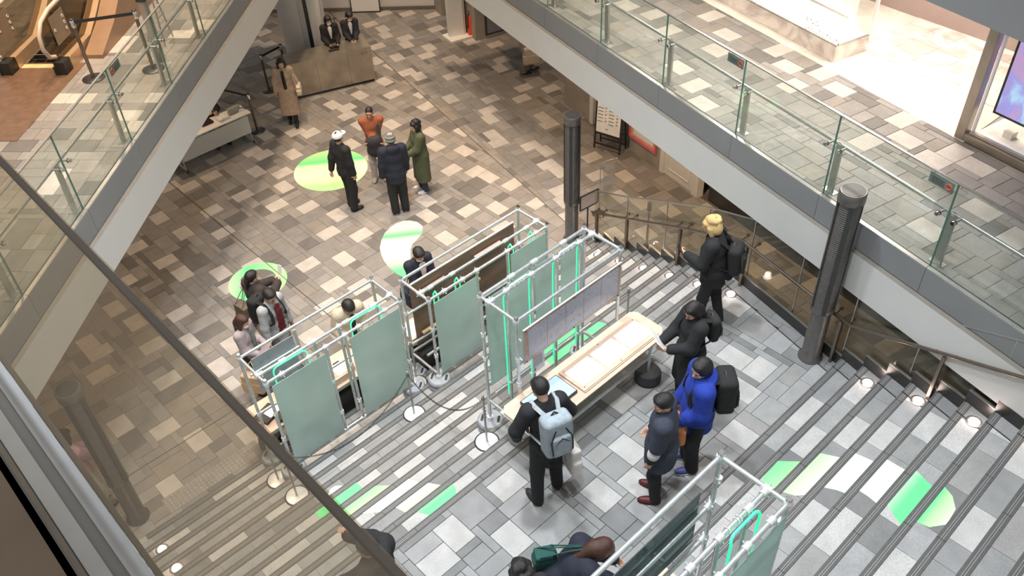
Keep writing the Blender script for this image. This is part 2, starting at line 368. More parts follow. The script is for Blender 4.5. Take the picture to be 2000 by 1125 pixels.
M['escglass'] = glass('escalator_glass', (.42, .36, .26), (.8, .7, .5), .04, .10, (.22, .16, .10))
M['escfloor'] = mat('escalator_plate', (.20, .12, .075), .45, .4, .15, 8, .2, 60)
M['escpanel'] = mat('escalator_side', (.30, .19, .12), .4, .3, .08, 3)
M['bronzecap'] = mat('handrail_bronze', (.22, .17, .13), .35, .6, .1, 3)
M['leaf'] = mat('leaf_green', (.05, .09, .03), .6)
G1 = (.13, .72, .26); G2 = (.42, .80, .34); G3 = (.72, .84, .62); G4 = (.80, .82, .60)
# ------------------------------------------------------------------ floors with real tiles
NEAR_L = [(59,160,4,3),(55,155,4,3),(47,158,4,3),(50,155,4,3),(56,144,4,3),(63,149,3,4),(66,157,4,3),(67,154,4,3),(72,149,3,4),(72,160,3,4),(66,145,4,3),(64,140,3,4),(59,136,4,3),(63,131,4,3),(77,157,4,3),(79,154,4,3),(41,149,3,4),(49,144,4,3),(42,141,3,4),(47,136,4,3),(33,144,4,3),(35,136,4,3),(36,130,3,4),(41,125,3,4),(40,121,4,3),(27,136,4,3),(78,171,4,3),(79,166,3,4),(83,176,3,4),(90,160,3,4),(91,157,4,3),(89,154,4,3),(89,148,3,4),(97,159,3,4),(102,154,4,3),(94,143,3,4),(83,143,3,4),(83,136,4,3),(81,130,3,4),(104,144,4,3),(107,149,4,3),(98,134,3,4),(95,129,3,4),(98,123,3,4),(103,129,3,4),(91,120,4,3),(85,124,3,4),(105,160,3,4),(111,165,3,4),(110,170,3,4),(94,116,4,3),(95,112,3,4),(96,107,4,3),(84,107,4,3),(89,103,3,4),(81,115,3,4),(78,111,3,4),(76,103,3,4),(85,98,4,3),(95,99,4,3),(23,130,3,4),(24,124,3,4),(30,121,4,3),(16,122,4,3),(23,117,4,3),(14,117,4,3),(21,108,4,3),(28,113,3,4),(29,104,3,4),(33,107,3,4),(27,100,4,3),(16,99,4,3),(19,93,3,4),(12,88,3,4),(25,88,3,4),(53,116,4,3),(53,108,4,3),(61,121,4,3),(59,112,3,4),(65,116,4,3),(56,104,4,3),(66,124,3,4),(49,104,4,3),(43,100,4,3),(55,99,4,3),(99,206,4,3),(96,199,4,3),(94,202,4,3),(94,193,4,3),(92,188,3,4),(88,185,3,4)]
FAR_L = [(78,162,3,4),(85,157,4,3),(94,157,4,3),(99,153,4,3),(91,153,4,3),(82,153,4,3),(81,149,3,4),(78,143,3,4),(77,140,4,3),(91,143,3,4),(90,140,4,3),(82,135,4,3),(84,131,3,4),(81,127,4,3),(82,123,3,4),(85,214,4,3),(90,210,4,3),(95,205,4,3),(79,210,4,3),(81,205,3,4),(80,201,3,4),(92,197,4,3),(83,197,4,3),(82,193,3,4),(86,188,3,4),(75,197,4,3),(77,188,3,4),(83,185,4,3),(87,180,4,3),(89,176,3,4),(75,180,4,3),(77,176,3,4),(83,172,4,3),(87,168,3,4),(100,180,4,3),(97,172,4,3),(95,168,3,4),(96,185,4,3),(78,118,4,3),(77,114,3,4),(74,110,4,3),(90,124,4,3),(87,118,4,3),(92,114,3,4),(87,109,3,4),(89,105,3,4),(92,100,3,4),(97,97,4,3),(95,92,4,3),(79,100,3,4),(84,97,3,4),(98,82,4,3),(93,78,3,4),(94,74,4,3),(98,70,4,3)]
LAND_L = [(72,38,3,4),(72,35,4,3),(68,34,3,4),(62,30,3,4),(51,38,3,4),(48,34,3,4),(44,36,3,4),(54,30,4,3),(37,45,4,3),(56,44,3,4),(80,44,3,4),(29,44,3,4),(25,43,4,3),(33,39,3,4)]
R1_L = [(95,84,4,3),(95,75,4,3),(94,70,3,4),(94,60,4,3),(91,56,3,4),(89,75,4,3),(93,79,3,4),(86,59,4,3),(88,105,4,3),(87,110,3,4),(93,92,3,4),(95,99,4,3),(88,89,3,4),(80,88,3,4),(86,99,4,3),(78,83,4,3),(86,41,3,4),(78,42,3,4),(84,36,4,3),(93,51,4,3),(93,47,3,4),(90,51,3,4)]
def pack(i0, i1, j0, j1, rng, lights, plight=0.0):
    occ = np.zeros((i1 - i0, j1 - j0), bool); out = []
    sizes = [(6, 3), (4, 3), (3, 4), (4, 2), (3, 2), (6, 4), (3, 3), (4, 4), (5, 3), (3, 2), (4, 2)]
    def put(i, j, w, h, t):
        occ[i - i0:i - i0 + w, j - j0:j - j0 + h] = True; out.append((i, j, w, h, t))
    for (i, j, w, h) in lights:
        if i >= i0 and j >= j0 and i + w <= i1 and j + h <= j1 and not occ[i - i0:i - i0 + w, j - j0:j - j0 + h].any(): put(i, j, w, h, 4)
    for j in range(j0, j1):
        for i in range(i0, i1):
            if occ[i - i0, j - j0]: continue
            t = rng.choices((0, 1, 2, 3), (42, 30, 16, 12))[0]
            if plight and rng.random() < plight:
                w, h = rng.choice(((4, 3), (3, 4), (6, 3)))
                if i + w <= i1 and j + h <= j1 and not occ[i - i0:i - i0 + w, j - j0:j - j0 + h].any(): put(i, j, w, h, 4); continue
            c = sizes[:]; rng.shuffle(c)
            for (w, h) in c:
                if i + w <= i1 and j + h <= j1 and not occ[i - i0:i - i0 + w, j - j0:j - j0 + h].any(): put(i, j, w, h, t); break
            else:
                w = 1
                while w < 6 and i + w < i1 and not occ[i - i0 + w, j - j0]: w += 1
                h = 1
                while h < 4 and j + h < j1 and not occ[i - i0:i - i0 + w, j - j0 + h].any(): h += 1
                put(i, j, w, h, t)
    return out
def clip(poly, halfs):
    """halfs: (a,b,c) keep a*x+b*y<=c"""
    for a, b, c in halfs:
        res = []
        for k in range(len(poly)):
            p, q = poly[k], poly[(k + 1) % len(poly)]
            dp, dq = a * p[0] + b * p[1] - c, a * q[0] + b * q[1] - c
            if dp <= 0: res.append(p)
            if (dp < 0 < dq) or (dq < 0 < dp):
                t = dp / (dp - dq); res.append((p[0] + (q[0] - p[0]) * t, p[1] + (q[1] - p[1]) * t))
        poly = res
        if len(poly) < 3: return []
    return poly
def parea(p): return abs(sum(p[i][0] * p[(i + 1) % len(p)][1] - p[(i + 1) % len(p)][0] * p[i][1] for i in range(len(p)))) / 2
TILE_MESH = {}
def tile_mesh(w, h, mt, th=.02):
    k = (round(w, 3), round(h, 3), mt.name)
    if k not in TILE_MESH:
        b = MB(); e = .004
        x, y = w / 2, h / 2
        vs = [(-x, -y, -th), (x, -y, -th), (x, y, -th), (-x, y, -th), (-x, -y, -e), (x, -y, -e), (x, y, -e), (-x, y, -e), (-x + e, -y + e, 0), (x - e, -y + e, 0), (x - e, y - e, 0), (-x + e, y - e, 0)]
        b.add(vs, [(0, 1, 5, 4), (1, 2, 6, 5), (2, 3, 7, 6), (3, 0, 4, 7), (4, 5, 9, 8), (5, 6, 10, 9), (6, 7, 11, 10), (7, 4, 8, 11), (8, 9, 10, 11)])
        me = bpy.data.meshes.new('floor_tile'); me.from_pydata(b.v, [], b.f); me.materials.append(mt); me.update(); TILE_MESH[k] = me
    return TILE_MESH[k]
def lay(parent, tiles, rot, z, halfs, mats, limit=300, name='floor_tile', gap=.0022, grid=.1):
    """tiles (i,j,w,h,tone) on a .1 m grid turned by rot; the largest in view become parts, the rest one part"""
    c, s = math.cos(rot), math.sin(rot); single = []; rest = MB()
    for (i, j, w, h, t) in tiles:
        x0, y0, x1, y1 = i * grid + gap, j * grid + gap, (i + w) * grid - gap, (j + h) * grid - gap
        if x1 - x0 < .02 or y1 - y0 < .02: continue
        poly = [(c * x - s * y, s * x + c * y) for x, y in ((x0, y0), (x1, y0), (x1, y1), (x0, y1))]
        pc = clip(poly, halfs)
        if len(pc) < 3 or parea(pc) < .002: continue
        mx = sum(p[0] for p in pc) / len(pc); my = sum(p[1] for p in pc) / len(pc)
        whole = parea(pc) > .999 * parea(poly)
        sc = parea(pc) / ((mx * mx + my * my + (H - z) ** 2) * (1 if in_view((mx, my, z), 0) else 30))
        single.append((sc, whole, pc, (x0, y0, x1, y1), t, mx, my))
    single.sort(key=lambda q: -q[0])
    org = WL[parent.name]
    for n, (sc, whole, pc, r, t, mx, my) in enumerate(single):
        if n < limit and whole:
            o = child_mesh(name, tile_mesh(r[2] - r[0], r[3] - r[1], mats[t]), parent, (mx - org.x, my - org.y, z - org.z)); o.rotation_euler = (0, 0, rot)
        elif n < limit:
            b = MB().prism(pc, z - .02, z, 0, False); b.build(name, mats[t], parent)
        else: rest.prism(pc, z - .02, z, t, False)
    if rest.v: stuff(rest.build(name + 's_beyond', mats, parent))
def ix(a): return int(math.floor(a * 10 + 1e-6))
R12 = math.radians(-12)
# lower concourse
rng = random.Random(5)
fb = MB().box((6, 11, -.16), (26, 28, .3)); floor = struct(fb.build('floor', M['grout'], loc=(6, 11, 0)))
floor['label'] = 'lower concourse paved in grey and pale stone tiles'
JL = (1, -.2116, 10.15 - .2116 * 11.70)      # the expansion joint between the two tile fields
A_half = [(1, -.2116, JL[2] - .006), (0, -1, -8.393)]
B_half = [(-1, .2116, -JL[2] - .006)]
lay(floor, pack(-20, 128, 84, 235, rng, NEAR_L, .012), 0, 0, A_half, TILE)
far_tiles = pack(60, 150, 20, 235, rng, FAR_L, .012)
class _L: pass
floor2 = struct(MB().box((14, 9, -.155), (.2, .2, .2)).build('floor_corridor', M['grout'], loc=(14, 9, 0)))
lay(floor2, far_tiles, R12, 0, B_half, TILE)
floor2['label'] = 'tiled concourse floor beyond the slanted joint'
jb = MB()
jb.bar((10.15 - .2116 * 3.31, 8.39, .001), (10.15 + .2116 * 12, 23.7, .001), .014, .004)
struct(jb.build('trim_1', M['joint'], loc=(10, 11, 0)))
jb = MB().bar((4.98, 8.9, .0012), (4.98, 23, .0012), .014, .004); struct(jb.build('trim_2', M['joint'], loc=(4.98, 12, 0)))
jb = MB().bar((1.0, 9.62, .0012), (2.7, 9.62, .0012), .012, .004); struct(jb.build('trim_3', M['joint'], loc=(2, 9.62, 0)))

# ------------------------------------------------------------------ stairs
RISE, GO, NOSE = .15, .311, .085
def yback(k): return 7.373 - (k - 4) * GO if k <= 12 else 2.882 - (k - 13) * GO
XL = .46                                      # left edge of the stairs
SLN = .251; CG = 7.406                        # right edge: X = CG + SLN*Y (glass)
def xr(y, c=CG): return c + SLN * y
KTOP = 26
sb = MB()
for k in range(1, KTOP + 1):
    yf = yback(k) + NOSE; yn = yback(k + 1) + NOSE if k < KTOP else yback(k) - 2.5
    sb.prism([(XL - .3, yn - .02), (xr(yn, CG + .03), yn - .02), (xr(yf, CG + .03), yf), (XL - .3, yf)], -.1 if k < 3 else (k - 2) * RISE - .25, k * RISE - .012)
stairs = struct(sb.build('stairs', M['step_grout'], loc=(4.5, 6, 0))); stairs['label'] = 'wide stone stairs with dark nosings and a broad landing'
rng = random.Random(11)
tt = []; nose_parts = []
CB = 7.19                                     # inner edge of the glass-side strip; shade is put into its darker tiles
for k in range(1, KTOP + 1):
    y1 = yback(k); y0 = yback(k + 1) + NOSE if k < KTOP else y1 - 2.5
    z = k * RISE
    x = XL - .25 + rng.random() * .3
    prev = 0
    while k != 12 and x < xr(y1) + .1:
        light = rng.random() < (.40 if not prev else .15)
        w = rng.choice((.44, .6, .44, .5)) if light else rng.choice((.3, .3, .4, .42, .6))
        t = 4 if light else rng.choices((0, 1, 2, 3), (40, 30, 14, 16))[0]
        pc = clip([(x + .002, y0), (x + w - .002, y0), (x + w - .002, y1 - .004), (x + .002, y1 - .004)], [(1, -SLN, CB - .008)])
        if len(pc) >= 3: tt.append((pc, z, t))
        pc2 = clip([(x + .002, y0), (x + w - .002, y0), (x + w - .002, y1 - .004), (x + .002, y1 - .004)], [(-1, SLN, -CB - .008), (1, -SLN, CG + .02)])
        if len(pc2) >= 3: tt.append((pc2, z, 2 if t != 4 else 0))  # tiles by the glass take darker tones for the shade there
        x += w; prev = light
    x = XL - .25 + rng.random() * .9
    while x < xr(y1) + .1:
        w = .97
        nose_parts.append((k, x, min(x + w, xr(y1))))
        x += w
ranked = sorted(tt, key=lambda q: -parea(q[0]) / (sum((sum(p[i] for p in q[0]) / len(q[0])) ** 2 for i in (0, 1)) + (H - q[1]) ** 2) * (1 if in_view((q[0][0][0], q[0][0][1], q[1]), 0) else .03))
rest = MB()
for n, (pc, z, t) in enumerate(ranked):
    if n < 230: MB().prism(pc, z - .02, z, 0, False).build('tread_tile', STEP[t], stairs)
    else: rest.prism(pc, z - .02, z, t, False)
stuff(rest.build('tread_tiles_beyond', STEP, stairs))
def nosing(k, xa, xb):
    z = k * RISE; y = yback(k); b = MB(); xa += .003; xb -= .003
    xe = min(xb, xr(y)); 
    if xe - xa < .05: return None
    b.box(((xa + xe) / 2, y + NOSE / 2, z - .012), (xe - xa, NOSE, .026))
    for q in (.030, .050): b.box(((xa + xe) / 2, y + q, z + .0015), (xe - xa, .005, .003), mi=1)
    return b
nb = sorted(nose_parts, key=lambda q: 0 if in_view(((q[1] + q[2]) / 2, yback(q[0]), q[0] * RISE), 0) else 1)
rest = MB()
for n, (k, xa, xb) in enumerate(nb):
    b = nosing(k, xa, xb)
    if b is None: continue
    if n < 220: b.build('nosing', [M['nosing'], M['nosing_line']], stairs)
    else: rest.v, rest.f, rest.m, rest.s = rest.v + b.v, rest.f + [tuple(i + len(rest.v) for i in f) for f in b.f], rest.m + b.m, rest.s + b.s
if rest.v: stuff(rest.build('nosings_beyond', [M['nosing'], M['nosing_line']], stairs))
# landing
rng = random.Random(3)
landing = struct(MB().prism([(XL, 2.97), (xr(2.97), 2.97), (xr(4.88), 4.88), (XL, 4.88)], 1.6, 1.788).build('floor_landing', M['step_grout'], loc=(4.5, 3.9, 1.8))); landing['label'] = 'stair landing paved in grey and pale stone'
lt = pack(0, 95, 29, 49, rng, LAND_L, .03)
lay(landing, lt, 0, 1.8, [(0, -1, -2.970), (0, 1, 4.882), (1, -SLN, CB - .008), (-1, 0, -XL)], STEP, 200)
lay(landing, [(i, j, w, h, 2) for (i, j, w, h, t) in lt if i > 74], 0, 1.8, [(0, -1, -2.970), (0, 1, 4.882), (-1, SLN, -CB - .008), (1, -SLN, CG)], STEP, 60)  # glass-side strip of the landing, shade put in as dark tiles
# drain slot beside the glass, following the steps
sb = MB()
for k in range(1, KTOP):
    yf = yback(k) + NOSE; yn = yback(k + 1) + NOSE; z = k * RISE
    sb.bar((xr(yf, CB), yf, z + .001), (xr(yn, CB), yn, z + .001), .016, .004)
struct(sb.build('trim_4', M['blackstone'], loc=(8.3, 5, 1)))
# stepped black skirting under the glass
sk = struct(MB().bar((xr(8.4, CG + .03), 8.4, .03), (xr(8.0, CG + .03), 8.0, .03), .03, .06).build('baseboard_right', M['blackstone'], loc=(8.4, 5, 1)))
for k in range(1, KTOP):
    yf = yback(k) + NOSE; yn = yback(k + 1) + NOSE; z = k * RISE
    b = MB(); b.slab([(xr(yf), yf, z - .2), (xr(yn), yn, z - .2), (xr(yn), yn, z + .17), (xr(yf), yf, z + .17)], .03)
    b.bar((xr(yf), yf, z + .173), (xr(yn), yn, z + .173), .034, .006, 1)
    b.build('skirting_piece', [M['blackstone'], M['steel']], sk)

# ------------------------------------------------------------------ galleries (upper floor edges)
ZG = 3.86
RB = Vector((8.104, 2.326, 0)); RD = Vector((.2436, .9699, 0)).normalized(); RN = Vector((RD.y, -RD.x, 0))     # RN points away from the void
LB = Vector((2.051, 10.220, 0)); LD = Vector((math.cos(math.radians(43.1)), math.sin(math.radians(43.1)), 0)); LN = Vector((-LD.y, LD.x, 0))
PITCH = 1.588
def gp(base, d, n, s, t, z): p = base + d * s + n * t; return (p.x, p.y, z)
def gallery(prefix, base, d, n, s0, s1, width):
    q = lambda s, t, z: gp(base, d, n, s, t, z)
    b = MB(); b.add([q(s0, -.04, ZG - .25), q(s1, -.04, ZG - .25), q(s1, width, ZG - .25), q(s0, width, ZG - .25), q(s0, -.04, ZG - .015), q(s1, -.04, ZG - .015), q(s1, width, ZG - .015), q(s0, width, ZG - .015)],
                    [(3, 2, 1, 0), (4, 5, 6, 7), (0, 1, 5, 4), (1, 2, 6, 5), (2, 3, 7, 6), (3, 0, 4, 7)])
    sl = struct(b.build('floor_' + prefix, M['grout'], loc=q((s0 + s1) / 2, 0, ZG)))
    # soffit
    b = MB(); b.add([q(s0, -.05, 2.95), q(s1, -.05, 2.95), q(s1, width, 2.95), q(s0, width, 2.95)], [(0, 1, 2, 3)]); b.add([q(s0, -.05, 3.0), q(s1, -.05, 3.0), q(s1, width, 3.0), q(s0, width, 3.0)], [(0, 3, 2, 1)])
    struct(b.build('ceiling_' + prefix, M['soffit'], loc=q(0, 0, 2.95)))
    # lower painted beam face, proud of the fascia
    b = MB(); b.add([q(s0, -.125, 2.96), q(s1, -.125, 2.96), q(s1, -.125, 3.50), q(s0, -.125, 3.50), q(s0, -.05, 3.50), q(s1, -.05, 3.50), q(s0, -.02, 2.96), q(s1, -.02, 2.96)],
                    [(0, 1, 2, 3), (6, 7, 1, 0)]); b.add([q(s0, -.125, 3.50), q(s1, -.125, 3.50), q(s1, -.02, 3.505), q(s0, -.02, 3.505)], [(0, 1, 2, 3)], 1)  # ledge top: its shade below the fascia is put into the brown
    b.add([q(s0, -.02, 2.96), q(s0, -.02, 3.5), q(s0, -.125, 3.5), q(s0, -.125, 2.96)], [(0, 1, 2, 3)]); b.add([q(s1, -.02, 2.96), q(s1, -.02, 3.5), q(s1, -.125, 3.5), q(s1, -.125, 2.96)], [(3, 2, 1, 0)])
    tr = struct(b.build('trim_beam_' + prefix, [M['beam'], M['ledge']], loc=q(0, 0, 3)))
    # fascia panels
    i = math.floor(s0 / PITCH)
    while i * PITCH < s1:
        a, e = max(i * PITCH + .003, s0), min((i + 1) * PITCH - .003, s1)
        b = MB(); b.slab([q(a, -.055, 3.515), q(e, -.055, 3.515), q(e, -.055, 3.86), q(a, -.055, 3.86)], .012)
        b.slab([q(a, -.058, 3.865), q(e, -.058, 3.865), q(e, -.012, 3.872), q(a, -.012, 3.872)], .008, 1)
        b.build('fascia_panel', [M['fascia'], M['steel']], tr); i += 1
    return sl
slR = gallery('upper_right', RB, RD, RN, -5.0, 14.0, 8.0); slR['label'] = 'upper gallery floor in front of the shop'
slL = gallery('upper_left', LB, LD, LN, -3.2, 12.0, 8.5); slL['label'] = 'upper gallery floor beside the escalator'
rng = random.Random(21)
aR = math.radians(75.9)
c0 = RN.x * RB.x + RN.y * RB.y
lay(slR, pack(60, 125, -30, 160, rng, R1_L, .02), R12, ZG, [(-RN.x, -RN.y, -c0), (RN.x, RN.y, c0 + 2.285)], TILE, 200)
rot = math.radians(43.1); cL = LN.x * LB.x + LN.y * LB.y; dL = LD.x * LB.x + LD.y * LB.y
# grid frame: x' along LD, y' along LN
lay(slL, pack(ix(dL - 3.2), ix(dL + 9), ix(cL - .1), ix(cL + 5), rng, [], .16), rot, ZG, [(-LN.x, -LN.y, -cL), (LN.x, LN.y, cL + 4.6), (-LD.x, -LD.y, -dL + 3.2)], TILE, 200)
# ------------------------------------------------------------------ walls under the right gallery
def wl(y): return 12.34 + .2 * (y - 9.96)
def wallseg(name, ya, yb, z0, z1, mt, th=.3, off=0, parent=None):
    b = MB(); p = [(wl(ya) + off, ya), (wl(yb) + off, yb), (wl(yb) + off + th, yb - .06), (wl(ya) + off + th, ya - .06)]
    b.prism(p, z0, z1); return b.build(name, mt, parent, None if parent else (wl(ya), ya, 0))
wr = struct(wallseg('wall_right', 11.34, 12.29, 0, 2.96, M['concrete'], .6)); wr['label'] = 'board-marked concrete pier under the gallery'
wr2 = struct(wallseg('wall_right_pier', 9.03, 9.98, 0, 2.96, M['concrete'], .5)); wr2['label'] = 'concrete wall with a pink framed poster'
for o_, ys in ((wr, (11.5, 12.1)), (wr2, (9.2, 9.8))):      # form-tie holes in the concrete
    for y in ys:
        for z in (.45, 1.05, 1.65, 2.25): MB().tube((wl(y) - .002, y, z), (wl(y) + .02, y, z), .018, 8).build('tie_hole', M['ledge'], o_)
struct(wallseg('wall_right_jamb', 11.22, 11.34, 0, 2.96, M['white'], .25, -.03))
struct(wallseg('wall_right_back', 5.0, 11.3, 0, 2.96, M['ledge'], .1, 1.6))
struct(wallseg('dark_opening_right', -3, 7.7, 0, 2.96, M['darkmetal'], .2, .12))  # dark sheet filling the opening, its darkness put into the colour
# white panelled door
dr = struct(wallseg('door_1', 8.08, 8.93, .01, 2.15, M['white'], .05, .03)); dr['label'] = 'white panelled door under the gallery'
for z0, z1 in ((.18, .95), (1.05, 2.0)):
    for ya, yb in ((8.2, 8.82),):
        b = MB()
        for (a, e) in (((ya, z0), (yb, z0)), ((yb, z0), (yb, z1)), ((yb, z1), (ya, z1)), ((ya, z1), (ya, z0))):
            b.bar((wl(a[0]) + .027, a[0], a[1]), (wl(e[0]) + .027, e[0], e[1]), .014, .02)
        b.build('door_moulding', M['offwhite'], dr)
MB().tube((wl(8.85) + .03, 8.87, 1.0), (wl(8.85) - .03, 8.87, 1.0), .012).tube((wl(8.85) - .03, 8.87, 1.0), (wl(8.85) - .04, 8.76, 1.0), .011).build('door_handle', M['steel'], dr)
for a, e in ((8.93, 9.03), (7.92, 8.08)): struct(wallseg('trim_5', a, e, 0, 2.3, M['white'], .12, 0))
struct(wallseg('trim_6', 7.92, 9.03, 2.16, 2.9, M['white'], .12, 0))
# far back walls and piers
def plank(name, pts, z0, z1, mt, loc=None): return struct(MB().prism(pts, z0, z1).build(name, mt, loc=(pts[0][0], pts[0][1], 0)))
w = plank('wall_back', [(10.4, 22.17), (14.1, 18.45), (14.3, 18.6), (10.6, 22.4)], 0, 6.5, M['white']); w['label'] = 'white back wall behind the reception desk'
struct(MB().bar((10.42, 22.13, .05), (14.08, 18.43, .05), .015, .1).build('baseboard_back', M['ledge'], loc=(12, 20.5, 0)))
w = plank('wall_back_pier', [(13.95, 17.97), (14.42, 17.78), (14.8, 18.5), (14.2, 18.75)], 0, 6.5, M['concrete']); w['label'] = 'concrete pier at the back of the concourse'
w = plank('wall_back_right', [(13.56, 16.14), (16.4, 15.42), (16.6, 16.2), (13.75, 16.9)], 0, 6.5, M['concrete']); w['label'] = 'concrete wall with a grey metal door'
d2 = struct(MB().slab([(13.86, 16.05, .12), (15.4, 15.66, .12), (15.4, 15.66, 2.3), (13.86, 16.05, 2.3)], .02).build('door_2', M['fascia'], loc=(14.5, 15.9, 0))); d2['label'] = 'grey metal door in the concrete wall'
MB().slab([(13.82, 16.055, .08), (13.86, 16.045, .08), (13.86, 16.045, 2.3), (13.82, 16.055, 2.3)], .03).bar((13.84, 16.05, .10), (15.4, 15.65, .10), .03, .03).build('door_frame', M['darkmetal'], d2)
MB().tube((13.98, 16.02, 1.0), (13.98, 15.95, 1.0), .012).tube((13.98, 15.95, 1.0), (14.1, 15.92, 1.0), .011).build('door_handle', M['steel'], d2)
# tapering white column behind the desk
def colpoly(cx, cy, r, a0, n=26): return [(cx + r * math.cos(a0 + 2 * math.pi * k / n), cy + r * math.sin(a0 + 2 * math.pi * k / n)) for k in range(n)]
b = MB(); b.lathe((9.95, 18.25, 0), [(.52, 0), (.56, 3), (.62, 7)], 36)
cw = struct(b.build('wall_column', M['white'], loc=(9.95, 18.25, 0))); cw['label'] = 'thick white column behind the reception desk'
dirc = Vector((-.42, -.60, 0)).normalized(); sd = Vector((-dirc.y, dirc.x, 0))
cc = Vector((9.95, 18.25, 0)) + dirc * .50 - sd * .0
for nm, o1, o2, mt, dep in (('flat_face', -.50, -.22, 'white', .08), ('black_slot', -.22, -.13, 'blackstone', .06), ('flat_face', -.13, -.02, 'beam', .07)):  # flat faces with a narrow black slot between them
    b = MB(); pts = [cc - sd * o1, cc - sd * o2, cc - sd * o2 + dirc * dep, cc - sd * o1 + dirc * dep]; b.prism([(p.x, p.y) for p in pts], 0, 7); b.build(nm, M[mt], cw)
# ------------------------------------------------------------------ glass balustrades of the galleries
def balustrade(label, base, d, n, i0, i1, signs, hz=.66):
    q = lambda s, t, z: gp(base, d, n, s, t, z)
    T = thing('glass_balustrade', label, 'railing', q((i0 + i1) / 2 * PITCH, 0, ZG))
    for i in range(i0, i1):
        a, e = i * PITCH + .006, (i + 1) * PITCH - .006
        p = MB().slab([q(a, 0, ZG - .05), q(e, 0, ZG - .05), q(e, 0, ZG + 1.07), q(a, 0, ZG + 1.07)], .014).build('glass_panel', M['glassR'], T)
        for s in (a - .002, e + .002): MB().bar(q(s, 0, ZG - .03), q(s, 0, ZG + 1.07), .006, .017, up=(n.x, n.y, 0)).build('glass_edge', M['glassedge'], p)
    for i in range(i0, i1 + 1):
        s = i * PITCH; sgn = 1
        b = MB(); b.bar(q(s, .115, ZG), q(s, .10, ZG + hz - .02), .03, .085, up=(d.x, d.y, 0)); b.bar(q(s - .09, .115, ZG + .005), q(s + .09, .115, ZG + .005), .09, .01)
        b.build('post', M['steel'], T)
        for o in (-.10, .10):
            b = MB(); b.tube(q(s + o, .10, ZG + hz), q(s + o, -.035, ZG + hz), .013, 8); b.tube(q(s + o, -.012, ZG + hz), q(s + o, -.05, ZG + hz), .024, 12, 1); b.tube(q(s + o, -.008, ZG + hz), q(s + o, -.016, ZG + hz), .028, 12, 2)
            b.build('glass_bracket', [M['steel'], M['chrome'], M['black']], T)
        MB().tube(q(s - .02, .10, ZG + hz), q(s + .02, .10, ZG + hz), .0245, 12).build('rail_sleeve', M['chrome'], T)
    MB().tube(q(i0 * PITCH, .10, ZG + hz), q(i1 * PITCH, .10, ZG + hz), .021, 14).build('handrail', M['steel'], T)
    MB().bar(q(i0 * PITCH, 0, ZG + 1.078), q(i1 * PITCH, 0, ZG + 1.078), .03, .014).build('top_rail', M['steel'], T)
    b = MB().bar(q(i0 * PITCH, .012, ZG - .002), q(i1 * PITCH, .012, ZG - .002), .014, .012); b.build('glazing_seal', M['black'], T)
    for s in signs:
        b = MB(); b.slab([q(s, -.010, ZG + .93), q(s + .30, -.010, ZG + .93), q(s + .30, -.010, ZG + 1.05), q(s, -.010, ZG + 1.05)], .002)
        b.slab([q(s + .01, -.012, ZG + .94), q(s + .29, -.012, ZG + .94), q(s + .29, -.012, ZG + 1.04), q(s + .01, -.012, ZG + 1.04)], .002, 3)
        cx = s + .055
        Mr = Matrix((d, Vector((0, 0, 1)), n)).transposed()
        b.torus(q(cx, -.0145, ZG + .99), .03, .005, Mr, 16, 5, 1); b.bar(Vector(q(cx - .02, -.0145, ZG + 1.01)), Vector(q(cx + .02, -.0145, ZG + .97)), .007, .003, 1)
        b.bar(q(cx - .018, -.0143, ZG + .99), q(cx + .018, -.0143, ZG + .99), .006, .002, 2)
        for r in range(3): b.bar(q(s + .11, -.0145, ZG + .965 + r * .024), q(s + .27, -.0145, ZG + .965 + r * .024), .005, .002, 2, up=(0, 0, 1))
        o = b.build('notice_sticker', [M['glassedge'], M['red'], M['ink'], M['acrylic']], T); o['label'] = 'small no smoking sticker on the glass'
    return T
balustrade('glass balustrade of the right hand gallery in front of the lit shop', RB, RD, RN, -3, 8, (3.20, .03))
balustrade('glass balustrade of the left hand gallery beside the escalator', LB, LD, LN, -2, 7, (1.66,))
# next gallery up, its edge above the shop
b = MB(); q = lambda s, t, z: gp(RB, RD, RN, s, t, z)
b.slab([q(-6, -.02, 6.52), q(14, -.02, 6.52), q(14, -.02, 7.6), q(-6, -.02, 7.6)], .06)
b.add([q(-6, 0, 6.53), q(14, 0, 6.53), q(14, 5.5, 6.53), q(-6, 5.5, 6.53)], [(0, 1, 2, 3)])
o = struct(b.build('ceiling_gallery', M['fascia'], loc=q(0, 0, 6.5))); o['label'] = 'grey edge and soffit of the third floor gallery'
# own walkway: slab edge, glass with dot screen, floor
XP = .0885
b = MB(); b.box((.020, 2, 8.44), (.132, 12, .12)); o = struct(b.build('trim_walkway_edge', M['fascia'], loc=(.02, 2, 8.5)))
o['label'] = 'grey metal edge channel below the photographer'
MB().box((.070, 2, 8.503), (.036, 12, .012)).build('edge_strip', mat('edge_grey', (.40, .41, .42), .55, .1, .06, 9), o)
MB().box((.007, 2, 8.503), (.036, 12, .012)).build('edge_strip', bpy.data.materials['edge_grey'], o)
MB().box((.038, 2, 8.496), (.028, 12, .004)).build('edge_groove', M['ledge'], o)
MB().box((-.020, 2, 8.506), (.012, 12, .014)).build('edge_bead', M['ledge'], o)
o = struct(MB().box((-1.03, 2, 8.45), (2.0, 12, .1)).build('floor_walkway', M['bronzecap'], loc=(-1, 2, 8.5))); o['label'] = 'brown polished floor of the upper walkway'
T = thing('walkway_balustrade', 'glass screen with a fine beige dot pattern in the near left corner', 'railing', (XP, 1.5, 8.64))
MB().slab([(XP, -2.5, 8.64), (XP, 7.5, 8.64), (XP, 7.5, 9.84), (XP, -2.5, 9.84)], .008).build('glass_panel', M['film'], T)
MB().box((XP, 2.5, 9.842), (.0035, 10, .005)).build('top_rail', M['ledge'], T)
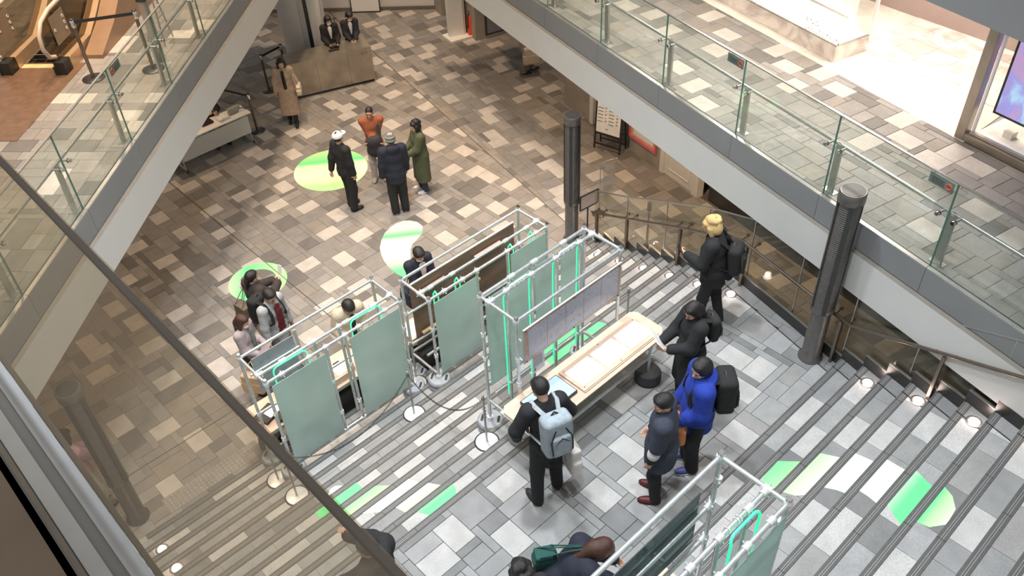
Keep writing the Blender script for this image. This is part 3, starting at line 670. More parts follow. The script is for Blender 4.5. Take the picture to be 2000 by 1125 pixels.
MB().box((XP, 2.5, 8.64), (.012, 10, .014)).build('bottom_rail', M['ledge'], T)
# ------------------------------------------------------------------ stair balustrade (right)
ST = thing('stair_balustrade', 'glass and bronze balustrade climbing the right side of the stairs', 'railing', (8.5, 4.5, 1.8))
def zst(y):      # walking line height
    if y >= 8.39: return 0
    if y >= 4.95: return 1.8 * (8.39 - y) / (8.39 - 4.95)
    if y >= 2.97: return 1.8
    return 1.8 + (2.97 - y) / GO * RISE
GT = 1.10; GC = CG + .06
ys = [8.46, 7.53, 6.54, 5.63, 4.76, 3.88, 3.0, 2.1, 1.2, .3, -.6]
for a, e in zip(ys[:-1], ys[1:]):
    a2, e2 = a - .006, e + .006
    p = MB().slab([(xr(a2, GC), a2, zst(a) + .02), (xr(e2, GC), e2, zst(e) + .02), (xr(e2, GC), e2, zst(e) + GT), (xr(a2, GC), a2, zst(a) + GT)], .012).build('glass_panel', M['glassS'], ST)
    MB().bar((xr(e, GC), e, zst(e) + .05), (xr(e, GC), e, zst(e) + GT), .012, .018).build('glass_edge', M['steel'], p)
MB().path([(xr(y, GC), y, zst(y) + GT + .008) for y in ys], .013, 8).build('top_rail', M['steel'], ST)
HC = CG - .045
hp = [8.35, 7.37, 6.10, 4.82, 3.10, 1.86, 1.03, .0]
MB().path([(xr(y, HC), y, zst(y) + .735) for y in (8.42, 8.35, 7.37, 6.10, 4.9, 4.82, 3.10, 2.95, 1.86, 1.03, .0)], .022, 12).build('handrail', M['bronze'], ST)
for y in (8.27, 7.41, 6.11, 4.78, 3.09, 1.78, .45):
    z0 = zst(y) - .12 if not 2.97 < y < 4.9 else 1.8
    MB().bar((xr(y, HC), y, z0), (xr(y, HC), y, zst(y) + .715), .035, .06, up=(1, 0, 0)).build('post', M['bronze'], ST)
    for o in (-.11, .11):
        y2 = y + o; zz = zst(y2) + .735
        b = MB().tube((xr(y2, HC), y2, zz), (xr(y2, GC) + .04, y2, zz), .010, 8).ell((xr(y2, GC) + .045, y2, zz), (.026, .026, .026), 10, 6, 1); b.build('glass_bracket', [M['bronze'], M['black']], ST)
# left stair glass (low, seen through the dot screen)
T = thing('stair_balustrade', 'bronze handrail on the left edge of the stairs below the dotted glass', 'railing', (XL, 5, 1))
MB().path([(XL - .08, y, zst(y) + .8) for y in (8.5, 8.4, 7.4, 6.1, 4.95, 3.0, 1.8)], .02, 10).build('handrail', M['bronze'], T)
for y in (8.3, 7.2, 6.0, 4.8, 3.2):
    MB().tube((XL - .08, y, zst(y) - .1), (XL - .08, y, zst(y) + .8), .018, 8).build('post', M['bronze'], T)
MB().slab([(XL - .12, 8.4, -.1), (XL - .12, 4.9, 1.6), (XL - .12, 4.9, 1.9), (XL - .12, 8.4, .12)], .05).build('stringer', M['ledge'], T)
# ------------------------------------------------------------------ lamp columns
def lampcol(label, x, y, z, grp='ribbed lamp columns'):
    T = thing('lamp_column', label, 'column', (x, y, z), grp); R0 = .14; h = 2.62
    MB().lathe((x, y, z), [(R0 + .015, 0), (R0 + .015, .03), (R0 - .02, .05), (R0 - .02, .85)], 24).build('base', M['colmetal'], T)
    b = MB(); b.lathe((x, y, z), [(R0 - .05, .85), (R0 - .05, h - .12)], 20); b.build('core', M['darkmetal'], T)
    prof = []
    for i in range(58):
        zz = .86 + i * .028
        MB_r = [(R0 - .028, zz), (R0 - .010, zz + .006), (R0 - .010, zz + .013), (R0 - .028, zz + .019)]; prof += MB_r
    MB().lathe((x, y, z), prof, 24).build('louvres', M['colmetal'], T)
    ga = MB()
    for a in (0, 1, 2, 3):
        an = a * math.pi / 2 + .6
        ga.bar((x + (R0 - .004) * math.cos(an), y + (R0 - .004) * math.sin(an), z + .85), (x + (R0 - .004) * math.cos(an), y + (R0 - .004) * math.sin(an), z + h - .12), .055, .012, up=(math.cos(an), math.sin(an), 0))
    ga.build('louvre_guide', M['darkmetal'], T)
    MB().lathe((x, y, z), [(R0 - .005, .83), (R0, .84), (R0, .88), (R0 - .005, .89)], 24).build('collar', M['colmetal'], T)
    MB().lathe((x, y, z), [(R0, h - .15), (R0 + .012, h - .14), (R0 + .012, h - .012), (R0 + .004, h)], 28).build('cap', [M['colmetal']], T)
    MB().lathe((x, y, z), [(R0 - .01, h), (R0 - .01, h + .004)], 28).build('cap_lid', M['darkmetal'], T)
    return T
lampcol('dark ribbed lamp column at the landing beside the glass', 8.03, 3.32, 1.8)
lampcol('dark ribbed lamp column at the foot of the stairs near the easel sign', 9.33, 8.78, 0)
lampcol('dark ribbed lamp column behind the dotted glass', .80, 8.86, 0)
# ------------------------------------------------------------------ recessed floor lights on the steps
FLT = []
spots_ = [(9.051, 7.879, 2), (8.904, 7.269, 4), (8.755, 6.643, 6), (8.608, 6.021, 8), (8.455, 5.40, 10), (8.317, 4.765, 12), (7.834, 2.47, 14), (7.691, 1.835, 16), (7.528, 1.208, 18), (7.38, .59, 20), (.773, 7.913, 2), (.752, 7.30, 4), (.75, 6.68, 6), (.75, 6.05, 8)]
for (x, y, k) in spots_:
    z = k * RISE
    od = ('', 'lowest', 'second lowest', 'third', 'fourth', 'uppermost')
    if x < 4: lb = 'pink white step light behind the dotted glass, %s of four' % ('lowest', 'second', 'third', 'topmost')[k // 2 - 1]
    elif k < 12: lb = 'round step light beside the glass on the lower flight, %s of five' % od[k // 2]
    elif k > 12: lb = 'round step light beside the glass on the upper flight, %s of four' % ('first', 'second', 'third', 'last')[(k - 14) // 2]
    else: lb = 'round light glowing in the landing corner beside the glass'
    T = thing('step_light', lb, 'light', (x, y, z), 'step lights')
    MB().lathe((x, y, z), [(.085, .001), (.083, .006), (.058, .007), (.058, .002)], 24).build('ring', M['steel'], T)
    MB().lathe((x, y, z), [(.056, .003), (.03, .007), (0.001, .008)], 20).build('lens', M['lamp'], T)
    l = bpy.data.lights.new('step_light_lamp', 'POINT'); l.energy = 1.2; l.color = (1, .75, .65); l.shadow_soft_size = .04
    lo = bpy.data.objects.new('step_light_lamp', l); COL.objects.link(lo); lo.location = (0, 0, .06); lo.parent = T
# ------------------------------------------------------------------ shop on the right gallery
SA = Vector((11.46, 5.54, ZG)); SBv = Vector((12.75, 10.5, ZG)); SD = (SBv - SA).normalized(); SNv = Vector((SD.y, -SD.x, 0))
def sp(s, t, z): p = SA + SD * s + SNv * t; return (p.x, p.y, ZG + z)
o = struct(MB().prism([(10.64, 3.20), (11.20, 5.30), (12.9, 12.0), (14.5, 12.0), (13.9, 3.0)], ZG - .1, ZG - .002).build('floor_shop', M['marblefloor'], loc=(12, 5, ZG))); o['label'] = 'cream stone floor of the shop entrance'
mt_ = MB()
k = 0
for i in range(6):
    for j in range(4):
        a = Vector((11.83, 3.66, 0)) + Vector((.166, .986, 0)) * (i * .42 - .55) + Vector((.986, -.166, 0)) * (j * .42)
        u, v = Vector((.166, .986, 0)), Vector((.986, -.166, 0))
        if a.x > 13.5 or a.y > 5.35 + .1: continue
        MB().prism([(a.x, a.y), ((a + v * .414).x, (a + v * .414).y), ((a + v * .414 + u * .414).x, (a + v * .414 + u * .414).y), ((a + u * .414).x, (a + u * .414).y)], ZG - .01, ZG + .004, 0, False).build('marble_tile', M['marble'], o)
w = plank('wall_shop_back', [(13.42, 3.0), (13.75, 6.3), (13.9, 6.3), (13.6, 3.0)], ZG, 6.5, mat('mauve_wall', (.36, .27, .24), .5, 0, .08, 1.5)); w['label'] = 'mauve wall at the back of the shop entrance'
V = thing('shop_vitrine', 'bright glass display case on a marble plinth lettered AND COLLECTION', 'display case', tuple(SA))
b = MB(); b.add([sp(0, 0, 0), sp(5, 0, 0), sp(5, .9, 0), sp(0, .66, 0), sp(0, 0, .265), sp(5, 0, .265), sp(5, .9, .265), sp(0, .66, .265)], [(3, 2, 1, 0), (4, 5, 6, 7), (0, 1, 5, 4), (1, 2, 6, 5), (2, 3, 7, 6), (3, 0, 4, 7)]); b.build('plinth', M['marble'], V)
b = MB(); b.add([sp(.02, .02, .275), sp(5, .02, .275), sp(5, .85, .275), sp(.02, .62, .275)], [(3, 2, 1, 0)]); b.build('lit_deck', M['glow'], V)
MB().slab([sp(0, .01, .265), sp(5, .01, .265), sp(5, .01, 2.6), sp(0, .01, 2.6)], .01).build('front_glass', M['vitrine'], V)
MB().slab([sp(.005, .01, .265), sp(.005, .66, .265), sp(.005, .66, 2.6), sp(.005, .01, 2.6)], .01).build('side_glass', M['vitrine'], V)
MB().slab([sp(.25, .55, .45), sp(5, .55, .45), sp(5, .55, 2.6), sp(.25, .55, 2.6)], .06).build('back_panel', M['offwhite'], V)
MB().slab([sp(.12, .42, .42), sp(5, .42, .42), sp(5, .42, .46), sp(.12, .42, .46)], .03).build('light_strip', M['glow'], V)
MB().box(sp(.22, .44, .36), (.16, .22, .17), math.radians(75), 0).build('display_block', M['offwhite'], V)
MB().bar(sp(0, 0, .268), sp(5, 0, .268), .02, .012).bar(sp(0, 0, .268), sp(0, .66, .268), .02, .012).build('sill', M['steel'], V)
MB().bar(sp(-.005, .66, .26), sp(-.005, .66, 2.6), .05, .04).build('corner_post', M['offwhite'], V)
vl = bpy.data.lights.new('vitrine_lamp', 'AREA'); vl.energy = 60; vl.size = 2.4; vl.size_y = .4; vl.shape = 'RECTANGLE'; vl.color = (1, .94, .85)
vo = bpy.data.objects.new('vitrine_lamp', vl); COL.objects.link(vo); vo.location = Vector(sp(2, .3, 2.5)); vo.rotation_euler = (0, 0, math.radians(75))
area('shop_lamp', (12.2, 4.6, 6.4), (12.2, 4.6, 3.9), 190, (1, .90, .80), 1.6, 2.2)
def text3d(body, name, parent, origin, xdir, up, size, mt, ext=.001, spacing=1.0):
    cu = bpy.data.curves.new(name, 'FONT'); cu.body = body; cu.size = size; cu.extrude = ext; cu.space_character = spacing; cu.resolution_u = 3
    tmp = bpy.data.objects.new(name, cu); COL.objects.link(tmp); dg = bpy.context.evaluated_depsgraph_get()
    me = bpy.data.meshes.new_from_object(tmp.evaluated_get(dg)); bpy.data.objects.remove(tmp)
    x = Vector(xdir).normalized(); u = Vector(up).normalized(); nn = x.cross(u)
    org = WL[parent.name]
    me.transform(Matrix(((x.x, u.x, nn.x, origin[0] - org.x), (x.y, u.y, nn.y, origin[1] - org.y), (x.z, u.z, nn.z, origin[2] - org.z), (0, 0, 0, 1))))
    me.materials.clear(); me.materials.append(mt); o = bpy.data.objects.new(name, me); COL.objects.link(o); o.parent = parent; return o
text3d('AND', 'lettering', V, sp(.67, -.004, .40), -SD, (0, 0, 1), .105, M['ink'], .001, 1.5)
text3d('COLLECTION', 'lettering', V, sp(.67, -.004, .29), -SD, (0, 0, 1), .105, M['ink'], .001, 1.15)
text3d('CONTEMPORARY ART', 'lettering', V, sp(.40, -.004, .40), -SD, (0, 0, 1), .034, M['ink'], .001, 1.05)
text3d('Happy Man', 'lettering', V, sp(1.95, -.004, .29), -SD, (0, 0, 1), .085, M['ink'], .001, 1.0)
# framed shop window with a large screen
FA = Vector((10.73, 3.28, ZG)); FD = Vector((-.205, -.979, 0)).normalized(); FNv = Vector((-FD.y, FD.x, 0))
def fp(s, t, z): p = FA + FD * s + FNv * t; return (p.x, p.y, ZG + z)
T = struct(MB().bar(fp(0, .05, 0), fp(0, .05, 2.6), .13, .12, up=(FD.x, FD.y, 0)).build('window_1', M['desk'], loc=tuple(FA))); T['label'] = 'beige framed shop window beside the entrance'
MB().bar(fp(.06, .05, .05), fp(4, .05, .05), .12, .10).build('window_sill', M['desk'], T)
MB().bar(fp(.10, .05, .13), fp(4, .05, .13), .05, .03).build('window_track', M['steel'], T)
MB().bar(fp(.115, .07, .1), fp(.115, .07, 2.6), .035, .03, up=(FD.x, FD.y, 0)).build('window_frame', M['offwhite'], T)
MB().slab([fp(.12, .05, .14), fp(4, .05, .14), fp(4, .05, 2.6), fp(.12, .05, 2.6)], .01).build('window_pane', M['vitrine'], T)
struct(MB().prism([fp(.1, .1, 0)[:2], fp(4, .1, 0)[:2], fp(4, 2.4, 0)[:2], fp(.1, 2.4, 0)[:2]], ZG, ZG + .08).build('floor_window_deck', M['offwhite'], loc=fp(1, 1, 0)))
m_, nt_, b_ = nmat('screen_picture'); ge = N(nt_, 'ShaderNodeNewGeometry'); no_ = N(nt_, 'ShaderNodeTexNoise'); no_.inputs['Scale'].default_value = 2.4; no_.inputs['Detail'].default_value = 5; no_.inputs['Distortion'].default_value = 1.0
nt_.links.new(ge.outputs['Position'], no_.inputs['Vector']); cr_ = N(nt_, 'ShaderNodeValToRGB'); el = cr_.color_ramp.elements
for p_, c_ in ((.5, (.35, .33, .85)), (.62, (.45, .70, 1.0))): el.new(p_).color = (*c_, 1)
el[0].position = .35; el[0].color = (.55, .35, .62, 1); el[-1].position = .72; el[-1].color = (.75, .85, 1, 1)
nt_.links.new(no_.outputs['Fac'], cr_.inputs[0]); nt_.links.new(cr_.outputs[0], b_.inputs['Emission Color']); b_.inputs['Emission Strength'].default_value = .95; b_.inputs['Base Color'].default_value = (.1, .1, .15, 1)
T = thing('wall_screen', 'large video screen showing blue and purple plants in the shop window', 'screen', fp(.6, .35, .3))
SQ = lambda s, z: (11.10 - .205 * s, 3.09 - .979 * s, ZG + z)
MB().slab([SQ(0, .30), SQ(2.2, .30), SQ(2.2, 1.75), SQ(0, 1.75)], .05).build('bezel', M['black'], T)
b = MB(); e_ = Vector((-FNv.x, -FNv.y, 0)) * .03
b.slab([Vector(SQ(.035, .335)) + e_, Vector(SQ(2.17, .335)) + e_, Vector(SQ(2.17, 1.72)) + e_, Vector(SQ(.035, 1.72)) + e_], .004); b.build('display', m_, T)
MB().box(SQ(1.0, .19), (.3, .8, .2), math.radians(78)).build('stand', M['offwhite'], T)
MB().box(SQ(.30, .12), (.12, .12, .1), math.radians(78)).build('base_block', M['white'], T)
# ------------------------------------------------------------------ escalator on the left gallery
ES = thing('escalator', 'escalator with glass sides and a pale looping handrail climbing away', 'escalator', gp(LB, LD, LN, 3.5, 2.3, ZG))
def eq(s, t, z): return gp(LB, LD, LN, 3.48 + s, t, ZG + z)
def rise(s): return max(0, (s - 1.1)) * .5774
W0, W1 = 1.86, 2.74
for t in (W0, W1):
    top = [(0.02, .30), (-.12, .36), (-.20, .52), (-.16, .72), (0, .86), (.3, .93), (1.0, .95), (1.4, .95 + rise(1.4)), (2.5, .95 + rise(2.5)), (4.5, .95 + rise(4.5)), (7, .95 + rise(7))]
    MB().path([eq(s, t, z) for s, z in top], .033, 8).build('handrail', M['escbelt'], ES)
    loop = [(.06, .22), (-.10, .34), (-.17, .52), (-.13, .70), (.02, .82), (.3, .89), (1.0, .91), (1.4, .91 + rise(1.4)), (2.5, .91 + rise(2.5)), (4.5, .91 + rise(4.5)), (7, .91 + rise(7))]
    lo = [(.06, .18), (1.0, .20), (1.4, .22 + rise(1.4)), (2.5, .22 + rise(2.5)), (4.5, .22 + rise(4.5)), (7, .22 + rise(7))]
    b = MB(); pts = [eq(s, t, z) for s, z in loop + lo[::-1]]; b.add(pts, [tuple(range(len(pts)))]); b.build('glass_side', M['escglass'], ES)
    # deck and skirt
    b = MB()
    dk = [(0.0, .14), (.25, .20), (1.0, .20), (1.4, .22 + rise(1.4)), (2.5, .22 + rise(2.5)), (4.5, .22 + rise(4.5)), (7, .22 + rise(7))]
    for (a, za), (e, ze) in zip(dk[:-1], dk[1:]):
        for tt_ in (t - .09, t + .09):
            pass
        b.add([eq(a, t - .10, za), eq(e, t - .10, ze), eq(e, t + .10, ze), eq(a, t + .10, za), eq(a, t - .10, 0 if a < 1.2 else za - .3), eq(e, t - .10, 0 if e < 1.2 else ze - .3), eq(e, t + .10, 0 if e < 1.2 else ze - .3), eq(a, t + .10, 0 if a < 1.2 else za - .3)], [(0, 1, 2, 3), (0, 4, 5, 1), (3, 2, 6, 7)])
    b.add([eq(0, t - .10, 0), eq(0, t + .10, 0), eq(0, t + .10, .14), eq(0, t - .10, .14)], [(0, 3, 2, 1)], 1)
    b.build('deck', [M['escdeck'], M['black']], ES)
    MB().box(eq(.10, t - .02, .11), (.22, .16, .2), math.radians(43.1)).build('handrail_entry', M['black'], ES)
for i in range(14):
    s = .5 + i * .4; MB().box(eq(s, 2.3, rise(s) - .08), (.39, .66, .16), math.radians(43.1)).build('step', M['darkmetal'], ES)
MB().box(eq(-.75, 2.3, .004), (2.3, 1.3, .008), math.radians(43.1)).build('floor_plate', M['escfloor'], ES)
MB().box(eq(.28, 2.3, .012), (.12, .66, .008), math.radians(43.1)).build('comb_plate', M['woodyellow'], ES)
b = MB(); b.add([eq(.55, 1.42, 0), eq(7, 1.42, 0), eq(7, 1.42, 3.9), eq(2.4, 1.42, 1.0), eq(1.2, 1.42, .30), eq(.55, 1.42, .06), eq(.55, 1.72, 0), eq(7, 1.72, 0), eq(7, 1.72, 3.9), eq(2.4, 1.72, 1.0), eq(1.2, 1.72, .30), eq(.55, 1.72, .06)],
    [(0, 1, 2, 3, 4, 5), (11, 10, 9, 8, 7, 6), (3, 2, 8, 9), (4, 3, 9, 10), (5, 4, 10, 11), (0, 5, 11, 6)]); b.build('side_cladding', M['escpanel'], ES)
for t, nm in ((W0 - .02, 0), (W1 - .02, 1)):
    g_ = MB().slab([eq(.18, t, .40), eq(.62, t, .40), eq(.62, t, .84), eq(.18, t, .84)], .004).build('notice_plate', mat('notice_brown', (.20, .15, .10), .5), ES); g_['label'] = 'brown notice sheet on the glass side'
    b = MB()
    for (a, z) in ((.24, .62), (.56, .52), (.56, .62), (.56, .72)): b.torus(eq(a, t - .006, z), .02, .004, Matrix((LD, Vector((0, 0, 1)), LN)).transposed(), 12, 5)
    b.build('symbol', M['whitepaper'], g_)
# ------------------------------------------------------------------ retractable belt posts
def beltpost(label, x, y, z, h=.95, grp='retractable belt posts'):
    T = thing('belt_post', label, 'barrier post', (x, y, z), grp)
    MB().lathe((x, y, z), [(.17, 0), (.17, .012), (.05, .022)], 24).build('base', M['darkmetal'], T)
    MB().tube((x, y, z + .02), (x, y, z + h - .12), .026, 12).build('pole', M['bronze'], T)
    MB().lathe((x, y, z), [(.032, h - .12), (.034, h - .11), (.034, h - .01), (.028, h)], 14).build('cassette', M['chrome'], T)
    MB().lathe((x, y, z), [(.036, h - .005), (.036, h + .012), (.02, h + .016)], 14).build('cap', M['black'], T)
    return T
def belt(label, a, b_):
    a, b_ = Vector(a), Vector(b_); d = (b_ - a).normalized(); n = Vector((-d.y, d.x, 0))
    o = MB().slab([a - Vector((0, 0, .025)), b_ - Vector((0, 0, .025)), b_ + Vector((0, 0, .025)), a + Vector((0, 0, .025))], .004).build('barrier_belt', M['black'], loc=tuple(a)); return tag(o, label, 'belt')
beltpost('dark belt post left of the reception desk', 8.50, 17.9, 0, .92); beltpost('dark belt post behind the left end of the reception desk', 9.1, 18.0, 0, .92)
belt('black belt between the two posts left of the reception desk', (8.53, 17.9, .88), (9.06, 18.0, .88))
beltpost('dark belt post at the right end of the white table', 7.33, 16.50, 0, .92)
beltpost('dark belt post half hidden behind the seated attendant', 6.75, 18.05, 0, .92); belt('black belt running past the white table', (7.31, 16.53, .88), (6.77, 18.02, .88))
beltpost('dark belt post between column and receptionist', 10.75, 18.15, 0, .95); beltpost('dark belt post beside the white column', 10.36, 17.62, 0, .90)
beltpost('steel belt post on the escalator landing', 3.62, 13.47, ZG, .95); beltpost('steel belt post behind the left gallery glass', 4.40, 13.05, ZG, .95)
belt('dark belt closing off the escalator landing', (3.65, 13.455, ZG + .91), (4.37, 13.065, ZG + .91))
T = thing('sign_easel', 'folded steel easel behind the left gallery glass', 'easel', gp(LB, LD, LN, 4.6, .55, ZG))
e = lambda s, t, z: gp(LB, LD, LN, 4.6 + s, .55 + t, ZG + z)
for (a, c_) in ((-.18, .0), (.18, .0)): MB().tube(e(a, 0, 0), e(0, .05, 1.1), .014, 8).build('leg', M['steel'], T)
MB().tube(e(0, .35, 0), e(0, .05, 1.1), .014, 8).build('leg', M['steel'], T); MB().tube(e(-.12, 0, .45), e(.12, 0, .45), .01, 8).build('crossbar', M['steel'], T)
T = thing('column_post', 'grey square steel post behind the left gallery glass', 'post', gp(LB, LD, LN, 3.9, .42, ZG))
MB().box(gp(LB, LD, LN, 3.9, .42, ZG + .5), (.10, .10, 1.0), .7).build('shaft', M['steel'], T); MB().box(gp(LB, LD, LN, 3.9, .42, ZG + 1.04), (.13, .13, .09), .7).build('head', M['darkmetal'], T)
# ------------------------------------------------------------------ pipe scaffolds of the exhibition
PR = .0214
def scaffold(label, loc):
    return thing('pipe_scaffold', label, 'scaffold', loc, 'exhibition pipe scaffolds')
def pipe(T, a, b_, name='rail'): return MB().tube(a, b_, PR, 12).build(name, M['galv'], T)
def clampf(T, p, ax=(0, 0, 1)):
    a = Vector(ax).normalized(); p = Vector(p); b = MB(); b.tube(p - a * .035, p + a * .035, .030, 12)
    s = a.orthogonal().normalized(); b.tube(p + s * .02, p + s * .052, .008, 6); b.tube(p - s * .02 + a * .01, p - s * .05 + a * .01, .008, 6)
    return b.build('clamp', M['clamp'], T)
def corner(T, x, y, z0, zt):
    pipe(T, (x, y, z0), (x, y, zt + .03), 'post')
    MB().lathe((x, y, zt + .03), [(.027, 0), (.028, .025), (.020, .036)], 14).build('post_cap', M['chrome'], T)
    b = MB(); b.tube((x, y, zt - .045), (x, y, zt + .028), .031, 12); b.ell((x, y, zt), (.04, .04, .032), 10, 6); b.build('corner_fitting', M['clamp'], T)
def foot(T, x, y, z, h=.16):
    w = MB().lathe((x, y, z), [(.165, 0), (.172, .02), (.172, .07), (.160, .085), (.172, .10), (.168, h - .02), (.15, h)], 28).build('foot_weight', M['rubber'], T)
    for a in (-.9, 2.2):
        cx, cy = x + .105 * math.cos(a), y + .105 * math.sin(a); dd = Vector((-math.sin(a), math.cos(a), 0))
        MB().bar(Vector((cx, cy, z + h - .004)) - dd * .055, Vector((cx, cy, z + h - .004)) + dd * .055, .032, .012).build('weight_slot', M['rubberdark'], w)
    MB().lathe((x, y, z + h), [(.04, -.01), (.04, .05)], 12).build('socket', M['clamp'], T)
def panel(T, x0, x1, y, z0, z1, mt='frost', name='frosted_panel', th=.008):
    o = MB().box(((x0 + x1) / 2, y, (z0 + z1) / 2), (x1 - x0, th, z1 - z0)).build(name, M[mt], T); return o
def ubend(T, x0, x1, y, zt, zb, mt='neon', r=.010, rad=.07):
    pts = [(x0, y, zb), (x0, y, zt - rad)]
    for i in range(1, 6): a = math.pi / 2 * i / 5; pts.append((x0 + rad - rad * math.cos(a), y + .02 * math.sin(a), zt - rad + rad * math.sin(a)))
    for i in range(0, 6): a = math.pi / 2 * i / 5; pts.append((x1 - rad + rad * math.sin(a), y + .02 * math.cos(a), zt - rad + rad * math.cos(a)))
    pts.append((x1, y, zb)); o = MB().path(pts, r, 8).build('neon_tube', M[mt], T); o['label'] = 'bent green neon tube'; return o
def ties(T, pts, axis):
    for p in pts: MB().torus(p, .031, .003, axis, 12, 5).build('cable_tie', M['cable'], T)
AX = Matrix.Rotation(math.radians(90), 3, 'Y')        # rings around a pipe along X
def frame(T, x0, x1, yf, yb, zt, zfl, zbl, ym, lowf):
    for x in (x0, x1):
        corner(T, x, yf, zfl + .12, zt); corner(T, x, yb, zbl + .12, zt); foot(T, x, yf, zfl); foot(T, x, yb, zbl)
        pipe(T, (x, yf, zt), (x, yb, zt), 'crossbar'); pipe(T, (x, yf, zfl + .22), (x, yb, zfl + .22), 'crossbar')
    pipe(T, (x0, yf, zt), (x1, yf, zt)); pipe(T, (x0, yb, zt), (x1, yb, zt))
    pipe(T, (x0, ym, zt - .005), (x1, ym, zt - .005))
    for x in (x0, x1): clampf(T, (x + (.04 if x == x0 else -.04), ym, zt), (1, 0, 0)); clampf(T, (x, ym, zt), (0, 1, 0))
    pipe(T, (x0, yf, lowf), (x1, yf, lowf)); pipe(T, (x0, yb, lowf + .05), (x1, yb, lowf + .05))
# ---- S1: left stand
S1 = scaffold('pipe scaffold with two wide frosted panels and green neon at the left', (3.66, 7.9, .15)); x0, x1, yf, yb, zt = 2.62, 4.70, 7.575, 8.20, 2.26
frame(S1, x0, x1, yf, yb, zt, .45, .15, 7.77, .64)
for x in (3.50, 3.80): pipe(S1, (x, yf, .64), (x, yf, zt), 'post'); clampf(S1, (x, yf, zt), (1, 0, 0)); clampf(S1, (x, yf, .64), (1, 0, 0))
for x in (3.46, 3.84): pipe(S1, (x, 7.77, .62), (x, 7.77, zt), 'post'); clampf(S1, (x, 7.77, zt), (1, 0, 0))
for x, z in ((3.50, 1.62), (3.80, 1.72), (x1, 1.75), (x1, 1.1), (x0, 1.7), (x0, 1.2), (3.5, 1.0), (3.8, 1.0)): clampf(S1, (x, yf, z))
panel(S1, x0 + .05, 3.46, yf - .03, .68, 2.19); panel(S1, 3.84, x1 - .05, yf - .03, .68, 2.19)
for x in (2.85, 3.25, 4.02, 4.45): clampf(S1, (x, yf, zt), (1, 0, 0)); clampf(S1, (x, yf, .64), (1, 0, 0))
for z in (1.18, .74, .40): pipe(S1, (x0, yb, z), (x1, yb, z)); clampf(S1, (x0, yb, z), (0, 0, 1))
ubend(S1, 2.80, 3.30, 7.70, 2.27, .9); ubend(S1, 3.98, 4.46, 7.70, 2.27, .9)
ties(S1, [(2.95, 7.77, zt), (3.15, 7.77, zt), (4.12, 7.77, zt), (4.3, 7.77, zt)], AX)
for x in (2.98, 3.4, 3.95, 4.4): MB().tube((x - .05, 7.77, zt), (x + .05, 7.77, zt), .029, 12).build('sleeve', M['clamp'], S1)
o = panel(S1, 2.74, 3.36, yb - .03, 1.55, 2.16, 'rubber', 'poster_board', .012); o['label'] = 'pale blue grey board hung on the back'
pipe(S1, (2.66, yb - .06, 1.95), (3.4, yb - .06, 1.95)); pipe(S1, (3.42, yb - .06, 1.3), (3.42, yb, 2.2), 'post')
# ---- S2: middle stand
S2 = scaffold('pipe scaffold with a long brown wooden board in the middle', (6.1, 7.6, .3)); x0, x1, yf, yb, zt = 4.98, 7.22, 7.30, 7.905, 2.26
frame(S2, x0, x1, yf, yb, zt, .60, .30, 7.50, .80)
for x in (5.84, 6.42): pipe(S2, (x, yf, .80), (x, yf, zt), 'post'); clampf(S2, (x, yf, zt), (1, 0, 0)); clampf(S2, (x, yf, .8), (1, 0, 0))
panel(S2, x0 + .05, 5.80, yf - .03, .84, 2.19); panel(S2, 6.46, x1 - .05, yf - .03, .84, 2.19)
for x, z in ((x0, 1.72), (x0, 1.2), (5.84, 1.7), (6.42, 1.65), (x1, 1.5)): clampf(S2, (x, yf, z))
for x in (5.25, 5.58, 6.66, 7.0): clampf(S2, (x, yf, zt), (1, 0, 0)); clampf(S2, (x, yf, .80), (1, 0, 0))
o = MB().box((6.13, yb + .035, 1.36), (2.02, .02, 1.36)).build('display_board', M['woodbrown'], S2); o['label'] = 'large brown wooden board'
MB().box((6.13, yb + .035, 2.048), (2.02, .026, .016)).build('board_edge', M['offwhite'], S2)
for z in (1.62, 1.02): pipe(S2, (x0, yb - .02, z), (x1, yb - .02, z)); clampf(S2, (x0, yb, z)); clampf(S2, (x1, yb, z))
pipe(S2, (x0, 7.52, 1.05), (x1, 7.52, 1.05))
for xa, xb, z, mt in ((5.24, 5.72, 1.86, 'woodpink'), (6.30, 6.82, 1.88, 'woodpink'), (5.20, 5.60, 1.10, 'woodyellow'), (5.98, 6.36, 1.44, 'woodyellow')):
    o = MB().box(((xa + xb) / 2, yb - .015, z), (xb - xa, .05, .035)).build('ledge', M[mt], S2); o['label'] = 'small wooden ledge on the brown board'
for x in (5.17, 5.56, 6.58, 6.99):
    pts = [(x, 7.45, .95), (x, 7.45, 2.16)] + [(x, 7.45 - .05 * math.sin(a), 2.16 + .09 * math.sin(a) + .0 * a) for a in (.4, .8, 1.2)] + [(x, 7.38, 2.23), (x, 7.34, 2.19), (x, 7.335, 2.05)]
    o = MB().path(pts, .010, 8).build('neon_tube', M['neon'], S2); o['label'] = 'hooked green neon tube'
    MB().tube((x - .045, 7.5, zt - .005), (x + .045, 7.5, zt - .005), .029, 12).build('sleeve', M['clamp'], S2)
